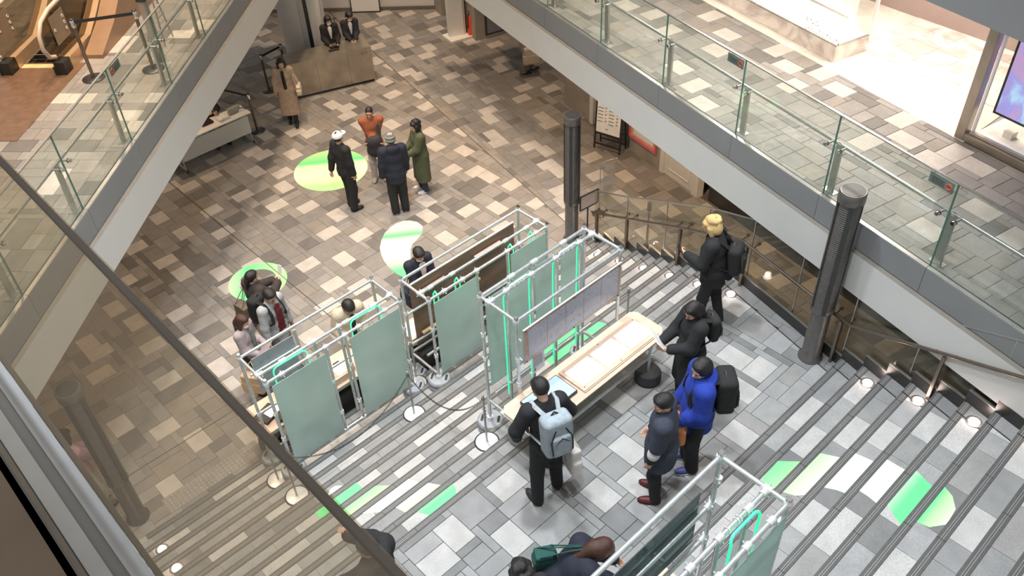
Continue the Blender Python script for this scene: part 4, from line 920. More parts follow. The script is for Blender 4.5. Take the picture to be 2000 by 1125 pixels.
# ---- S3: stand on the landing edge
S3 = scaffold('pipe scaffold with frosted back panels and a row of drawings above the long table', (5.4, 5.4, 1.35)); x0, x1, yf, yb, zt = 4.58, 6.28, 5.12, 5.70, 3.60
frame(S3, x0, x1, yf, yb, zt, 1.65, 1.35, 5.56, 2.10)
for x in (4.84, 5.24, 5.63, 6.04): pipe(S3, (x, 5.56, 1.75), (x, 5.56, zt), 'post'); clampf(S3, (x, 5.56, zt), (1, 0, 0)); clampf(S3, (x, 5.56, 2.1), (1, 0, 0))
for x in (5.05, 5.42, 5.9): MB().tube((x - .05, yb, zt), (x + .05, yb, zt), .030, 12).build('sleeve', M['clamp'], S3); MB().torus((x, yb - .02, zt - .05), .03, .004, AX, 12, 5).build('hook', M['galv'], S3)
pipe(S3, (5.36, yb, 1.9), (5.36, yb, zt), 'post')
for xa, xb in ((4.62, 5.32), (5.40, 5.80), (5.84, 6.24)): panel(S3, xa, xb, yb - .03, 2.12, 3.54, 'frostc')
for x in (4.78, 5.18, 5.57, 5.98):
    o = MB().path([(x, 5.54, 1.95), (x, 5.54, 3.5), (x + .02, 5.55, 3.58), (x + .08, 5.56, 3.63)], .008, 8).build('neon_tube', M['neon'], S3); o['label'] = 'thin green neon tube'
for a, e in ((4.86, 5.22), (5.66, 6.02)): MB().path([(a, 5.55, 3.60), (a + .05, 5.56, 3.64), (e - .05, 5.56, 3.64), (e, 5.55, 3.60)], .010, 8).build('neon_tube', M['neonwhite'], S3)
ties(S3, [(x, 5.56, zt + .01) for x in (4.95, 5.02, 5.10, 5.75, 5.83, 5.9)], AX)
for x, z in ((x0, 3.0), (x0, 2.6), (x1, 3.3), (x1, 2.9)): clampf(S3, (x, yb, z)); clampf(S3, (x, yf, z))
pipe(S3, (x0, yf + .04, 2.34), (x1, yf + .04, 2.34)); pipe(S3, (x0, 5.56, 2.1), (x1, 5.56, 2.1)); pipe(S3, (4.58, 5.12, 2.0), (6.28, 5.12, 2.0))
# drawing board hung on the front
DB = thing('drawing_board', 'long pale wooden board with five blue drawings in a row', 'board', (5.43, 5.07, 2.93), None)
MB().box((5.435, 5.072, 3.195), (1.62, .014, .52)).build('backing', M['woodpink'], DB)
MB().box((5.435, 5.068, 3.458), (1.62, .02, .012)).build('top_edge', M['offwhite'], DB)
for i in range(5):
    xa = 4.70 + i * .300; s_ = MB().box((xa + .143, 5.0635, 3.20), (.286, .002, .42)).build('drawing_sheet', M['paperblue'], DB)
MB().box((5.435, 5.058, 3.195), (1.60, .003, .50)).build('acrylic_cover', M['vitrine'], DB)
for x in (4.66, 5.43, 6.20):
    for z in (2.96, 3.43): MB().tube((x, 5.075, z), (x, 5.052, z), .007, 8).build('screw', M['darkmetal'], DB)
for z in (3.32, 3.02):
    for x in (4.60, 6.26): MB().tube((x, 5.12, z), (x, 5.07, z), .012, 8).build('hanger', M['clamp'], DB)
NT = thing('notice_sheet', 'white printed notice hanging under the drawing board', 'sign', (4.91, 5.13, 2.58))
MB().box((4.91, 5.135, 2.72), (.20, .003, .29)).build('sheet', M['whitepaper'], NT)
for i in range(7): MB().box((4.90, 5.132, 2.83 - i * .025), (.15, .0015, .007)).build('text_line', M['fascia'], NT)
MB().box((4.85, 5.132, 2.63), (.03, .0015, .04)).build('text_block', M['fascia'], NT)
# ---- tables on the stands
def ctable(label, x0, x1, ya, yb2, z, legs_z, front, ch=.14):
    T = thing('display_table', label, 'table', ((x0 + x1) / 2, (ya + yb2) / 2, legs_z), 'peach plywood tables')
    p = [(x0 + ch, ya), (x1 - ch, ya), (x1, ya + ch * .8), (x1, yb2 - ch * .5), (x1 - ch * .5, yb2), (x0 + ch * .5, yb2), (x0, yb2 - ch * .5), (x0, ya + ch * .8)]
    MB().prism(p, z - .022, z).build('tabletop', M['woodlight'], T)
    for x in (x0 + .30, x1 - .30):
        MB().tube((x, front, legs_z + .12), (x, front, z - .05), PR, 10).build('leg', M['galv'], T)
        MB().lathe((x, front, legs_z), [(.165, 0), (.172, .02), (.172, .07), (.16, .08), (.168, .13), (.15, .16)], 24).build('foot_weight', M['rubberdark'], T)
        MB().tube((x, front, z - .05), (x, (ya + yb2) - front, z - .05), PR, 10).build('crossbar', M['galv'], T)
        MB().tube((x, front, z - .045), (x, front, z - .10), .031, 10).build('clamp', M['clamp'], T)
    MB().tube((x0 + .06, front, z - .05), (x1 - .06, front, z - .05), PR, 10).build('front_rail', M['galv'], T)
    MB().tube((x0 + .25, front, z - .26), (x1 - .25, front, z - .26), PR, 10).build('lower_rail', M['galv'], T)
    MB().tube((x0 + .02, ya + .1, z - .045), (x0 + .02, yb2 - .02, z - .045), PR * 1.2, 10).build('end_rail', M['offwhite'], T)
    MB().tube((x1 - .02, ya + .2, z - .045), (x1 - .02, yb2 - .02, z - .045), PR * 1.2, 10).build('end_rail', M['offwhite'], T)
    return T
T3 = ctable('long peach plywood table with drawings and a monitor on the landing', 4.24, 6.57, 4.515, 5.10, 2.46, 1.8, 4.56)
T1 = ctable('peach plywood table behind the left frosted stand', 2.50, 4.60, 8.10, 8.72, .84, 0, 8.66)
T2 = ctable('peach plywood table behind the brown board stand', 5.0, 7.3, 7.96, 8.44, .86, 0, 8.46)
T4 = ctable('peach plywood table of the near stand at the bottom edge', 1.6, 3.98, 2.08, 2.70, 2.52, 1.8, 2.66)
PB = thing('drawing_tray', 'raised pale board with three white drawings on the long table', 'board', (5.77, 4.79, 2.46))
MB().box((5.77, 4.79, 2.475), (1.34, .42, .025)).build('board', M['woodlight'], PB)
MB().box((5.77, 4.575, 2.468), (1.34, .02, .016)).build('board_lip', M['woodpink'], PB)
for x, y in ((5.15, 4.62), (5.15, 4.96), (5.77, 4.60), (5.77, 4.98), (6.39, 4.62), (6.39, 4.96)): MB().tube((x, y, 2.487), (x, y, 2.492), .007, 8).build('screw', M['darkmetal'], PB)
for i, nm in enumerate(('leftmost', 'middle', 'rightmost')):
    o = MB().box((5.34 + i * .43, 4.79, 2.4895), (.395, .30, .002)).build('drawing', M['paper'], loc=(5.34 + i * .43, 4.79, 2.488)); tag(o, '%s white pencil drawing on the long table, %s' % (nm, ('next to the monitor', 'between two others', 'by the chamfered end')[i]), 'drawing', 'drawings on the long table')
MN = thing('table_monitor', 'light blue monitor lying flat on the long table before the grey backpack', 'monitor', (4.75, 4.81, 2.46))
MB().box((4.75, 4.81, 2.485), (.585, .35, .045)).build('case', M['black'], MN)
MB().box((4.75, 4.81, 2.509), (.565, .33, .004)).build('display', M['screen'], MN)
for i in range(7): MB().box((4.555 + i * .028, 4.70, 2.5115), (.017, .022, .001)).build('character', M['ink'], MN)
MB().box((4.545, 4.735, 2.5115), (.05, .012, .001)).build('character', M['ink'], MN)
# props on the lower tables
def sheet(name, label, c, d, rz, mt, cat, th=.003): o = MB().box(c, (d[0], d[1], th), rz).build(name, M[mt], loc=c); return tag(o, label, cat)
BX = thing('open_case', 'black and white open case on the table at the left end', 'case', (2.86, 8.36, .84))
MB().box((2.80, 8.40, .865), (.30, .24, .05), .3).build('tray', M['black'], BX); MB().box((2.86, 8.36, .90), (.2, .14, .02), .2).build('white_card', M['whitepaper'], BX); MB().box((2.92, 8.20, .885), (.2, .16, .05), -.4).build('lid', M['black'], BX)
o = MB().lathe((3.02, 8.10, .84), [(.12, 0), (.14, .05), (.12, .09), (.08, .09)], 7).build('pink_block', M['woodpink'], loc=(3.02, 8.1, .84)); tag(o, 'pink faceted block on the left table', 'block')
BX2 = thing('wooden_box', 'wooden box with a white sheet seen through the gap of the left stand', 'box', (3.92, 8.28, .84))
MB().box((3.92, 8.28, .90), (.34, .26, .12)).build('body', M['woodlight'], BX2); MB().box((3.97, 8.28, .963), (.2, .18, .004)).build('sheet', M['whitepaper'], BX2); MB().box((3.98, 8.4, .985), (.1, .03, .04)).build('clip', M['black'], BX2)
for i in range(3): o = MB().lathe((4.16 + .03 * i, 8.26 - .09 * i, .84), [(.02, 0), (.028, .03), (.02, .06)], 10).build('small_figure', M['pink' if i == 0 else 'kraft'], loc=(4.16 + .03 * i, 8.26 - .09 * i, .84)); tag(o, ('red', 'upper brown', 'lower brown')[i] + ' small figure standing on the left table behind the panel', 'figure', 'small figures')
BX3 = thing('wooden_box', 'wooden box with printed sheet at the left end of the middle stand', 'box', (5.32, 8.14, .86))
MB().box((5.32, 8.14, .93), (.52, .34, .14)).build('body', M['woodlight'], BX3); MB().box((5.32, 8.14, 1.008), (.56, .38, .016)).build('lid', M['woodpink'], BX3); MB().box((5.30, 8.14, 1.018), (.46, .30, .003)).build('sheet', M['print'], BX3)
for lab, x, y, z0, w_, d_, h_ in (('black cloth covered crate under the middle stand', 5.5, 7.96, .32, .8, .28, .42), ('black cloth covered crate under the left stand', 3.75, 8.30, .17, .9, .26, .40)):
    o = MB().box((x, y, z0 + h_ / 2), (w_, d_, h_)).box((x, y, z0 + h_), (w_ + .02, d_ + .02, .03)).build('covered_crate', M['black'], loc=(x, y, z0)); tag(o, lab, 'crate')
# ---- S4: stand at the bottom edge
S4 = scaffold('pipe scaffold with a smoked panel and green neon cut off by the bottom edge', (3.0, 1.8, 2.25)); x0, x1, yf, yb, zt = 1.5, 3.96, 1.51, 2.12, 4.57
frame(S4, x0, x1, yf, yb, zt, 2.4, 2.25, 1.69, 2.75)
for z in (3.95, 3.47): pipe(S4, (x0, yb, z), (x1, yb, z)); clampf(S4, (x1, yb, z)); clampf(S4, (x1 - .05, yb, z), (1, 0, 0))
o = panel(S4, 1.6, 3.81, yb + .035, 3.52, 4.22, 'smoke', 'smoked_panel'); o['label'] = 'dark smoked panel'
panel(S4, 1.6, 3.90, yf - .03, 2.8, 4.50, 'frost')
for x in (3.72, 3.36, 3.02): pipe(S4, (x, 1.69, 2.8), (x, 1.69, zt), 'post'); clampf(S4, (x, 1.69, zt), (1, 0, 0))
for x in (3.74, 3.44, 3.1): clampf(S4, (x, yf, zt), (1, 0, 0))
ubend(S4, 3.42, 3.78, 1.62, 4.56, 3.3, 'neon', .011, .06)
ties(S4, [(x, 1.69, zt - .005) for x in (3.68, 3.6, 3.57, 3.46)], AX)
for p in ((3.80, 2.1), (3.80, 1.55)): clampf(S4, (x1, p[0] * 0 + p[1], zt - .28))
BX = thing('paper_tray', 'pale box with a paper corner on the near table', 'box', (3.62, 2.25, 2.52))
MB().box((3.62, 2.2, 2.56), (.36, .2, .08)).build('body', M['woodlight'], BX); MB().box((3.62, 2.2, 2.604), (.3, .16, .004)).build('sheet', M['whitepaper'], BX)
o = MB().prism([(3.80, 2.55), (3.98, 2.55), (3.98, 2.66), (3.9, 2.70), (3.80, 2.70)], 2.521, 2.526).build('white_card', M['whitepaper'], loc=(3.9, 2.62, 2.52)); tag(o, 'white folded card at the end of the near table', 'card')
# ------------------------------------------------------------------ chain posts
def chainpost(label, x, y, z, h=.86):
    T = thing('chain_post', label, 'barrier post', (x, y, z), 'steel chain posts')
    MB().lathe((x, y, z), [(.160, 0), (.160, .008), (.150, .012)], 32).build('rim', M['rubberdark'], T)
    MB().lathe((x, y, z), [(.151, .010), (.12, .016), (.02, .020)], 32).build('disc', M['discwhite'], T)
    MB().tube((x, y, z + .015), (x, y, z + h), .0135, 12).build('pole', M['steel'], T)
    MB().ell((x, y, z + h), (.017, .017, .012), 10, 6).build('knob', M['chrome'], T)
    MB().torus((x, y, z + h - .06), .022, .004, None, 12, 5).build('chain_ring', M['darkmetal'], T)
    return T
CP = [('chain post standing in front of the left frosted stand near the middle', 4.29, 7.02, .75), ('chain post on the steps left of the long table', 4.30, 5.46, 1.50), ('chain post behind the dotted glass, lower right of two', 2.36, 7.03, .75), ('chain post behind the dotted glass, upper left of two', 2.40, 7.66, .45), ('chain post half hidden between the left and middle stands', 4.83, 7.68, .45), ('chain post beyond the far end of the long table', 6.93, 5.47, 1.5)]
for c_ in CP: chainpost(c_[0], c_[1], c_[2], c_[3])
def chain(label, a, b_, sag):
    a, b_ = Vector(a), Vector(b_); L_ = (b_ - a).length; n = int(L_ * 1.08 / .030); bm = MB()
    pts = [a.lerp(b_, i / n) - Vector((0, 0, sag * 4 * (i / n) * (1 - i / n))) for i in range(n + 1)]
    for i in range(n):
        d = (pts[i + 1] - pts[i]).normalized(); c_ = (pts[i] + pts[i + 1]) / 2; u = d.orthogonal().normalized() if abs(d.z) > .95 else d.cross(Vector((0, 0, 1))).normalized(); w = d.cross(u)
        if i % 2: u, w = w, -u
        Mx = Matrix((d, u, w)).transposed(); bm.torus(c_, .0105, .0032, Mx, 8, 5, 0, 2.0)
    o = bm.build('barrier_chain', M['darkmetal'], loc=tuple(a)); stuff(o); return tag(o, label, 'chain')
def ct(i, dz=.80): return (CP[i][1], CP[i][2], CP[i][3] + dz)
chain('dark chain sagging between the two chain posts on the steps', ct(0), ct(1), .42)
chain('dark chain drooping across the left frosted panels', ct(0), ct(2), .5)
chain('dark chain beyond the long table', ct(5), (6.32, 6.7, 1.55), .22)
chain('short end of chain hanging from the post left of the table', ct(1), (4.31, 5.455, 1.95), .0)
# ------------------------------------------------------------------ floor stickers
STICK_R = {14: [(5.8, 2.56), (6.1, 2.57), (6.31, 2.345), (5.76, 2.345), (5.75, 2.52)], 15: [(5.68, 2.255), (6.4, 2.255), (6.52, 2.035), (5.85, 2.035), (5.73, 2.14)], 16: [(5.92, 1.945), (6.54, 1.945), (6.585, 1.725), (6.02, 1.725), (5.98, 1.84)], 17: [(6.02, 1.635), (6.57, 1.635), (6.58, 1.412), (6.0, 1.412), (6.02, 1.54)], 18: [(5.94, 1.325), (6.52, 1.325), (6.44, 1.102), (5.82, 1.102), (5.88, 1.22)], 19: [(5.84, 1.012), (6.4, 1.012), (6.35, .91), (6.23, .82), (6.01, .80), (5.87, .90)]}
STICK_L = {6: [(2.57, 6.63), (2.68, 6.70), (2.75, 6.70), (2.86, 6.60), (2.84, 6.53), (2.5, 6.53)], 7: [(2.30, 6.44), (2.93, 6.44), (2.94, 6.215), (2.5, 6.215), (2.30, 6.30)], 8: [(2.45, 6.125), (3.02, 6.125), (3.25, 5.905), (2.55, 5.905)], 9: [(2.62, 5.815), (3.32, 5.815), (3.40, 5.595), (2.88, 5.595)], 10: [(2.90, 5.505), (3.39, 5.505), (3.53, 5.285), (2.96, 5.285)], 11: [(2.99, 5.192), (3.53, 5.192), (3.51, 5.12), (3.45, 5.05), (3.25, 4.975), (3.10, 4.975)]}
dirn = math.radians(48.4)
ms1 = sticker_mat('sticker_disc', dirn + .1, 14.86, 1.55, [(0, G2), (.22, G2), (.45, G3), (.68, G4), (.80, G1), (1, G2)])
ms2 = sticker_mat('sticker_bean', dirn + .1, 11.95, 1.75, [(0, G1), (.18, G1), (.42, G3), (.66, G3), (.76, G1), (.92, G3), (1, G3)])
ms3 = sticker_mat('sticker_ring', -.6, -4.2, 2.0, [(0, G4), (.25, G4), (.5, G1), (.8, G2), (1, G1)])
ms4 = sticker_mat('sticker_wave', math.radians(-90), -2.6, 1.85, [(0, G1), (.16, G2), (.32, G3), (.62, G3), (.74, G1), (.86, G1), (.9, G2), (1, G3)])
ms5 = sticker_mat('sticker_wave_left', math.radians(-90), -6.75, 1.8, [(0, G3), (.12, G3), (.17, G1), (.30, G1), (.42, G2), (.52, G3), (.66, G3), (.78, G2), (.9, G1), (1, G1)])
n_ = 48
o = MB().prism([(7.57 + .765 * math.cos(2 * math.pi * i / n_), 14.0 + .765 * math.sin(2 * math.pi * i / n_)) for i in range(n_)], .0005, .003).build('floor_sticker', ms1, loc=(7.57, 14.0, 0)); tag(o, 'large round green gradient sticker under the man in the white cap', 'sticker', 'green floor stickers')
bean = [(7.61, 11.42), (7.68, 11.28), (7.67, 11.10), (7.53, 10.94), (7.36, 10.87), (7.20, 10.82), (7.05, 10.70), (6.94, 10.56), (6.84, 10.42), (6.76, 10.24), (6.62, 10.08), (6.50, 10.11), (6.46, 10.35), (6.47, 10.58), (6.52, 10.80), (6.60, 10.99), (6.70, 11.17), (6.86, 11.33), (7.04, 11.46), (7.22, 11.52), (7.38, 11.54), (7.52, 11.50)]
o = MB().prism(bean, .0005, .003).build('floor_sticker', ms2, loc=(7.0, 10.8, 0)); tag(o, 'curved bean shaped green sticker beside the man in the navy suit', 'sticker', 'green floor stickers')
b = MB()
for i in range(n_):
    a0, a1 = 2 * math.pi * i / n_, 2 * math.pi * (i + 1) / n_
    f_ = lambda r, a, z: (4.60 + r * math.cos(a), 12.0 + r * math.sin(a), z)
    b.add([f_(.33, a0, .003), f_(.52, a0, .003), f_(.52, a1, .003), f_(.33, a1, .003)], [(0, 1, 2, 3)]); b.add([f_(.52, a0, .003), f_(.52, a0, 0), f_(.52, a1, 0), f_(.52, a1, .003)], [(0, 1, 2, 3)])
o = b.build('floor_sticker', ms3, loc=(4.6, 12, 0)); tag(o, 'ring shaped green sticker around the woman raising a phone', 'sticker', 'green floor stickers')
for lab, D_, mt_, loc_ in (('wavy green sticker in strips on the upper steps at the right', STICK_R, ms4, (6.1, 1.7, 2.4)), ('wavy green sticker in strips on the lower steps at the left', STICK_L, ms5, (2.95, 5.8, 1.2))):
    T = thing('stair_sticker', lab, 'sticker', loc_, 'green floor stickers')
    for k, p in D_.items(): MB().prism(p, k * RISE + .0005, k * RISE + .003).build('sticker_strip', mt_, T)
T = thing('stair_sticker', 'green sticker strips seen under the drawing board stand', 'sticker', (6.7, 6.05, 1.2), 'green floor stickers')
MB().prism([(6.0, 6.125), (7.09, 6.125), (7.17, 5.92), (6.0, 5.92)], 1.2005, 1.203).build('sticker_strip', mat('sticker_green', G1, .45), T)
MB().prism([(6.0, 6.436), (6.9, 6.436), (7.0, 6.22), (6.0, 6.22)], 1.0505, 1.053).build('sticker_strip', bpy.data.materials['sticker_green'], T)
# tactile dots before the first step
T = thing('tactile_paving', 'grey tactile paving blocks with raised dots before the first step', 'paving', (1.9, 8.75, 0))
for i in range(5):
    xx = 1.15 + i * .30
    MB().box((xx + .15, 8.74, .001), (.295, .295, .003)).build('tactile_block', TILE[1], T)
    b = MB()
    for a in range(5):
        for c_ in range(5): b.lathe((xx + .03 + a * .06, 8.62 + c_ * .06, .002), [(.012, 0), (.008, .004), (.001, .005)], 6)
    stuff(b.build('raised_dots', M['steel'], T))
# ------------------------------------------------------------------ reception and its neighbours
RDk = thing('reception_desk', 'long metal clad reception desk with two receptionists behind it', 'desk', (9.6, 16.9, 0))
DA, DBv = Vector((8.70, 17.04, 0)), Vector((10.52, 16.38, 0)); dd = (DBv - DA).normalized(); dn_ = Vector((-dd.y, dd.x, 0)); DL = (DBv - DA).length
dk = lambda s, t, z: tuple(DA + dd * s + dn_ * t + Vector((0, 0, z)))
for a, e in ((0, .62), (.624, 1.36), (1.364, DL)): MB().slab([dk(a, 0, .07), dk(e, 0, .07), dk(e, 0, .88), dk(a, 0, .88)], .03).build('front_panel', M['desk'], RDk)
MB().slab([dk(0, .015, .0), dk(0, .58, .0), dk(0, .58, .88), dk(0, .015, .88)], .03).build('side_panel', M['desk'], RDk); MB().slab([dk(DL, .015, 0), dk(DL, .58, 0), dk(DL, .58, .88), dk(DL, .015, .88)], .03).build('side_panel', M['desk'], RDk)
MB().slab([dk(0, .03, .03), dk(DL, .03, .03), dk(DL, .03, .07), dk(0, .03, .07)], .02).build('plinth', M['blackstone'], RDk)
MB().slab([dk(-.005, -.01, .885), dk(DL + .005, -.01, .885), dk(DL + .005, .58, .885), dk(-.005, .58, .885)], .02).build('counter_top', M['desk'], RDk)
MB().slab([dk(1.0, .15, .898), dk(1.25, .15, .898), dk(1.25, .26, .898), dk(1.0, .26, .898)], .006).build('counter_inlay', M['black'], RDk)
for i in range(2): MB().torus(dk(1.72 + i * .09, -.02, .78), .025, .005, Matrix((dd, Vector((0, 0, 1)), dn_)).transposed(), 10, 4).build('emblem', M['ledge'], RDk)
# white sign tower, fire extinguisher, wall panel
T = thing('sign_tower', 'white free standing sign tower on a square base', 'sign', (13.35, 16.65, 0))
MB().box((13.37, 16.66, .03), (.62, .52, .06), R12).build('base', M['white'], T); MB().box((13.37, 16.70, 1.2), (.40, .14, 2.3), R12 - .2).build('panel', M['offwhite'], T); MB().box((13.30, 16.61, 2.0), (.16, .01, .16), R12 - .2).build('pictogram', M['ink'], T)
MB().box((13.60, 16.66, 1.2), (.05, .2, 2.3), R12 - .2).build('edge_trim', M['white'], T)
T = thing('fire_extinguisher', 'red fire extinguisher between sign tower and concrete wall', 'extinguisher', (13.63, 16.42, 0)); x, y = 13.66, 16.44
MB().lathe((x, y, 0), [(.085, .0), (.09, .03), (.09, .48), (.06, .56), (.03, .60)], 16).build('cylinder', M['red'], T); MB().tube((x, y, .6), (x, y, .68), .025, 8).bar((x, y, .66), (x - .1, y - .03, .70), .02, .015).build('valve', M['black'], T); MB().path([(x, y, .62), (x - .1, y - .02, .60), (x - .11, y - .02, .4), (x - .10, y, .25)], .012, 8).build('hose', M['black'], T)
T = thing('wall_panel', 'framed white panel leaning on the back wall', 'panel', (12.55, 19.9, .02)); wn = Vector((-.707, -.707, 0)); wd = Vector((.707, -.707, 0)); wp = lambda s, t, z: tuple(Vector((12.5, 20.03, 0)) + wd * s + wn * t + Vector((0, 0, z)))
MB().slab([wp(0, .10, .02), wp(.75, .10, .02), wp(.75, .03, .72), wp(0, .03, .72)], .02).build('panel', M['offwhite'], T); 
for a, e in (((-.02, .02), (.77, .02)), ((-.02, .72), (.77, .72)), ((-.02, .02), (-.02, .72)), ((.77, .02), (.77, .72))): MB().bar(wp(a[0], .11 - .1 * a[1], a[1]), wp(e[0], .11 - .1 * e[1], e[1]), .02, .03).build('frame_bar', M['darkmetal'], T)
# easel sign, poster, acrylic stand, info board near the right wall
T = thing('a_frame_sign', 'black A frame easel with a white timetable poster by the concrete pier', 'sign', (12.0, 10.3, 0))
ea, eb = Vector((11.92, 10.58, 0)), Vector((12.05, 10.00, 0)); back = Vector((.27, .06, 0)); topo = Vector((.13, .03, 0))
for p in (ea, eb):
    MB().bar(p, p + topo + Vector((0, 0, 1.55)), .03, .025).build('front_leg', M['black'], T); MB().bar(p + back, p + topo + Vector((0, 0, 1.5)), .025, .02).build('back_leg', M['black'], T)
for z, k_ in ((.12, .08), (.36, .24), (1.53, .985)): MB().bar(ea + topo * k_ + Vector((0, 0, z)), eb + topo * k_ + Vector((0, 0, z)), .03, .025).build('crossbar', M['black'], T)
for z in (.1, .35): MB().bar(ea + back * (1 - z * .3) + Vector((0, 0, z)), eb + back * (1 - z * .3) + Vector((0, 0, z)), .02, .02).build('back_crossbar', M['black'], T)
fr = Vector((-.018, -.004, 0)); lean = lambda s, z: ea.lerp(eb, s) + topo * (z / 1.55) + Vector((0, 0, z)) + fr
po = MB().slab([lean(.04, .40), lean(.96, .40), lean(.96, 1.50), lean(.04, 1.50)], .008).build('poster', M['whitepaper'], T)
exy = (eb - ea).normalized(); up_ = (topo + Vector((0, 0, 1.55))).normalized()
def mk(nm, s, z, w_, h_, shape, mt):
    c_ = lean(s, z) + fr * .4; b = MB()
    if shape == 'o': b.torus(c_, w_, w_ * .28, Matrix((exy, up_, exy.cross(up_))).transposed(), 10, 4)
    elif shape == 't': b.add([c_ - exy * w_ - up_ * w_, c_ + exy * w_ - up_ * w_, c_ + up_ * w_], [(0, 1, 2)])
    else: b.slab([c_ - exy * w_ - up_ * h_, c_ + exy * w_ - up_ * h_, c_ + exy * w_ + up_ * h_, c_ - exy * w_ + up_ * h_], .002)
    b.build(nm, M[mt], po)
for i in range(5):
    z = .95 - i * .075
    mk('row_text', .18, z, .06, .008, 'r', 'fascia'); mk('row_text', .60, z - .03, .06, .008, 'r', 'fascia')
    mk('mark', .38, z + .02, .014, 0, 't' if i % 2 else 'o', 'ink'); mk('mark', .82, z, .014, 0, 'o' if i else 't', 'ink')
mk('heading', .42, 1.06, .05, .014, 'r', 'fascia'); mk('heading', .72, 1.06, .04, .014, 'r', 'fascia'); mk('heading', .3, 1.22, .10, .02, 'r', 'fascia'); mk('footer', .45, .50, .03, .008, 'r', 'fascia')
T = thing('wall_poster', 'pink framed poster on the concrete wall under the gallery', 'poster', (wl(9.55) - .02, 9.55, .36))
wq = lambda y, z, o_=0: (wl(y) - .012 - o_, y, z)
MB().slab([wq(9.95, .40), wq(9.16, .40), wq(9.16, 1.5), wq(9.95, 1.5)], .012).build('sheet', M['kraft'], T)
MB().slab([wq(9.86, .46, .008), wq(9.25, .46, .008), wq(9.25, 1.4, .008), wq(9.86, 1.4, .008)], .004).build('picture', M['offwhite'], T)
for a, e in (((9.96, .38), (9.15, .38)), ((9.96, 1.5), (9.15, 1.5)), ((9.95, .38), (9.95, 1.5)), ((9.16, .38), (9.16, 1.5))): MB().bar(wq(a[0], a[1], .012), wq(e[0], e[1], .012), .02, .07).build('frame_bar', M['pink'], T)
text3d('Tokyo', 'lettering', T, wq(9.88, .44, .022), (-.2, -.98, 0), (0, 0, 1), .10, M['offwhite'])
T = thing('acrylic_stand', 'clear hanging notice on a thin wire stand before the stair glass', 'sign', (10.28, 8.88, 0)); a = Vector((10.25, 8.93, 0))
MB().lathe((10.25, 8.93, 0), [(.13, 0), (.13, .012), (.02, .018)], 20).build('base', M['bronze'], T)
MB().path([(10.25, 8.93, 0), (10.25, 8.93, 1.05), (10.27, 8.92, 1.12), (10.33, 8.90, 1.16), (10.58, 8.82, 1.16)], .008, 8).build('wire_pole', M['steel'], T)
pl = MB().slab([(10.30, 8.915, .45), (10.54, 8.835, .45), (10.54, 8.835, 1.12), (10.30, 8.915, 1.12)], .006).build('acrylic_sheet', M['acrylic'], T)
for z in (1.0, .78, .56): MB().slab([(10.33, 8.901, z - .06), (10.50, 8.844, z - .06), (10.50, 8.844, z + .06), (10.33, 8.901, z + .06)], .003).build('print', M['soffit'], pl)
T = thing('info_board', 'small framed board leaning at the start of the stair glass', 'board', (9.45, 8.62, 0))
MB().slab([(9.38, 8.62, .72), (9.78, 8.58, .72), (9.78, 8.58, 1.0), (9.38, 8.62, 1.0)], .02).build('panel', mat('board_mauve', (.42, .36, .34), .5), T)
for a, e in (((9.37, .71), (9.79, .71)), ((9.37, 1.01), (9.79, 1.01)), ((9.37, .71), (9.37, 1.01)), ((9.79, .71), (9.79, 1.01))): MB().bar((a[0], 8.61 - (a[0] - 9.38) * .1, a[1]), (e[0], 8.61 - (e[0] - 9.38) * .1, e[1]), .02, .025).build('frame_bar', M['darkmetal'], T)
MB().tube((9.58, 8.62, 0), (9.58, 8.62, .72), .015, 8).build('leg', M['darkmetal'], T); MB().lathe((9.58, 8.62, 0), [(.12, 0), (.12, .012)], 16).build('base', M['darkmetal'], T)
# thin dark stand pole behind the stair glass
T = thing('hand_sanitiser_stand', 'thin dark stand behind the stair glass', 'stand', (10.05, 7.6, 0)); MB().lathe((10.05, 7.6, 0), [(.14, 0), (.14, .012)], 18).build('base', M['darkmetal'], T); MB().tube((10.05, 7.6, 0), (10.05, 7.6, .95), .02, 8).build('pole', M['steel'], T); MB().tube((10.05, 7.6, .88), (10.05, 7.6, 1.02), .04, 10).build('head', M['black'], T)
# white folding table of the seated attendant
FT = thing('folding_table', 'white folding table with modesty panel and papers under the left gallery', 'table', (6.3, 16.4, 0))
MB().box((6.22, 16.34, .71), (1.80, .45, .025)).build('tabletop', M['offwhite'], FT); MB().box((6.22, 16.14, .46), (1.62, .015, .40)).build('modesty_panel', M['beam'], FT)
for x in (5.42, 7.02):
    MB().tube((x, 16.15, .06), (x, 16.33, .68), .016, 8).build('leg', M['steel'], FT); MB().tube((x, 16.12, .06), (x, 16.56, .06), .014, 8).build('leg_foot', M['steel'], FT)
    for y in (16.12, 16.56): MB().tube((x - .012, y, .03), (x + .012, y, .03), .03, 12).build('castor', M['black'], FT)
o = MB().box((6.55, 16.30, .755), (.24, .18, .06), .1).build('leaflet_stack', M['print'], loc=(6.55, 16.3, .725)); tag(o, 'stack of printed leaflets on the white folding table', 'leaflets')
o = MB().prism([(6.72, 16.30), (7.0, 16.33), (7.0, 16.40), (6.72, 16.38)], .724, .86).build('small_box', M['soffit'], loc=(6.86, 16.35, .724)); tag(o, 'grey picture box standing on the white folding table', 'box')
T = thing('sanitiser_tray', 'white tray with two dark pots at the end of the folding table', 'tray', (7.03, 16.40, .724)); MB().box((7.01, 16.38, .745), (.14, .16, .04)).build('tray', M['whitepaper'], T)
for i in range(2): MB().lathe((7.02 + .07 * i, 16.44 - .10 * i, .724), [(.03, 0), (.035, .04), (.02, .06)], 10).build('pot', M['ledge'], T)
o = MB().box((6.22, 16.40, .745), (.26, .18, .04)).build('black_tray', M['black'], loc=(6.22, 16.4, .724)); tag(o, 'black tray on the white folding table beside the beam', 'tray')
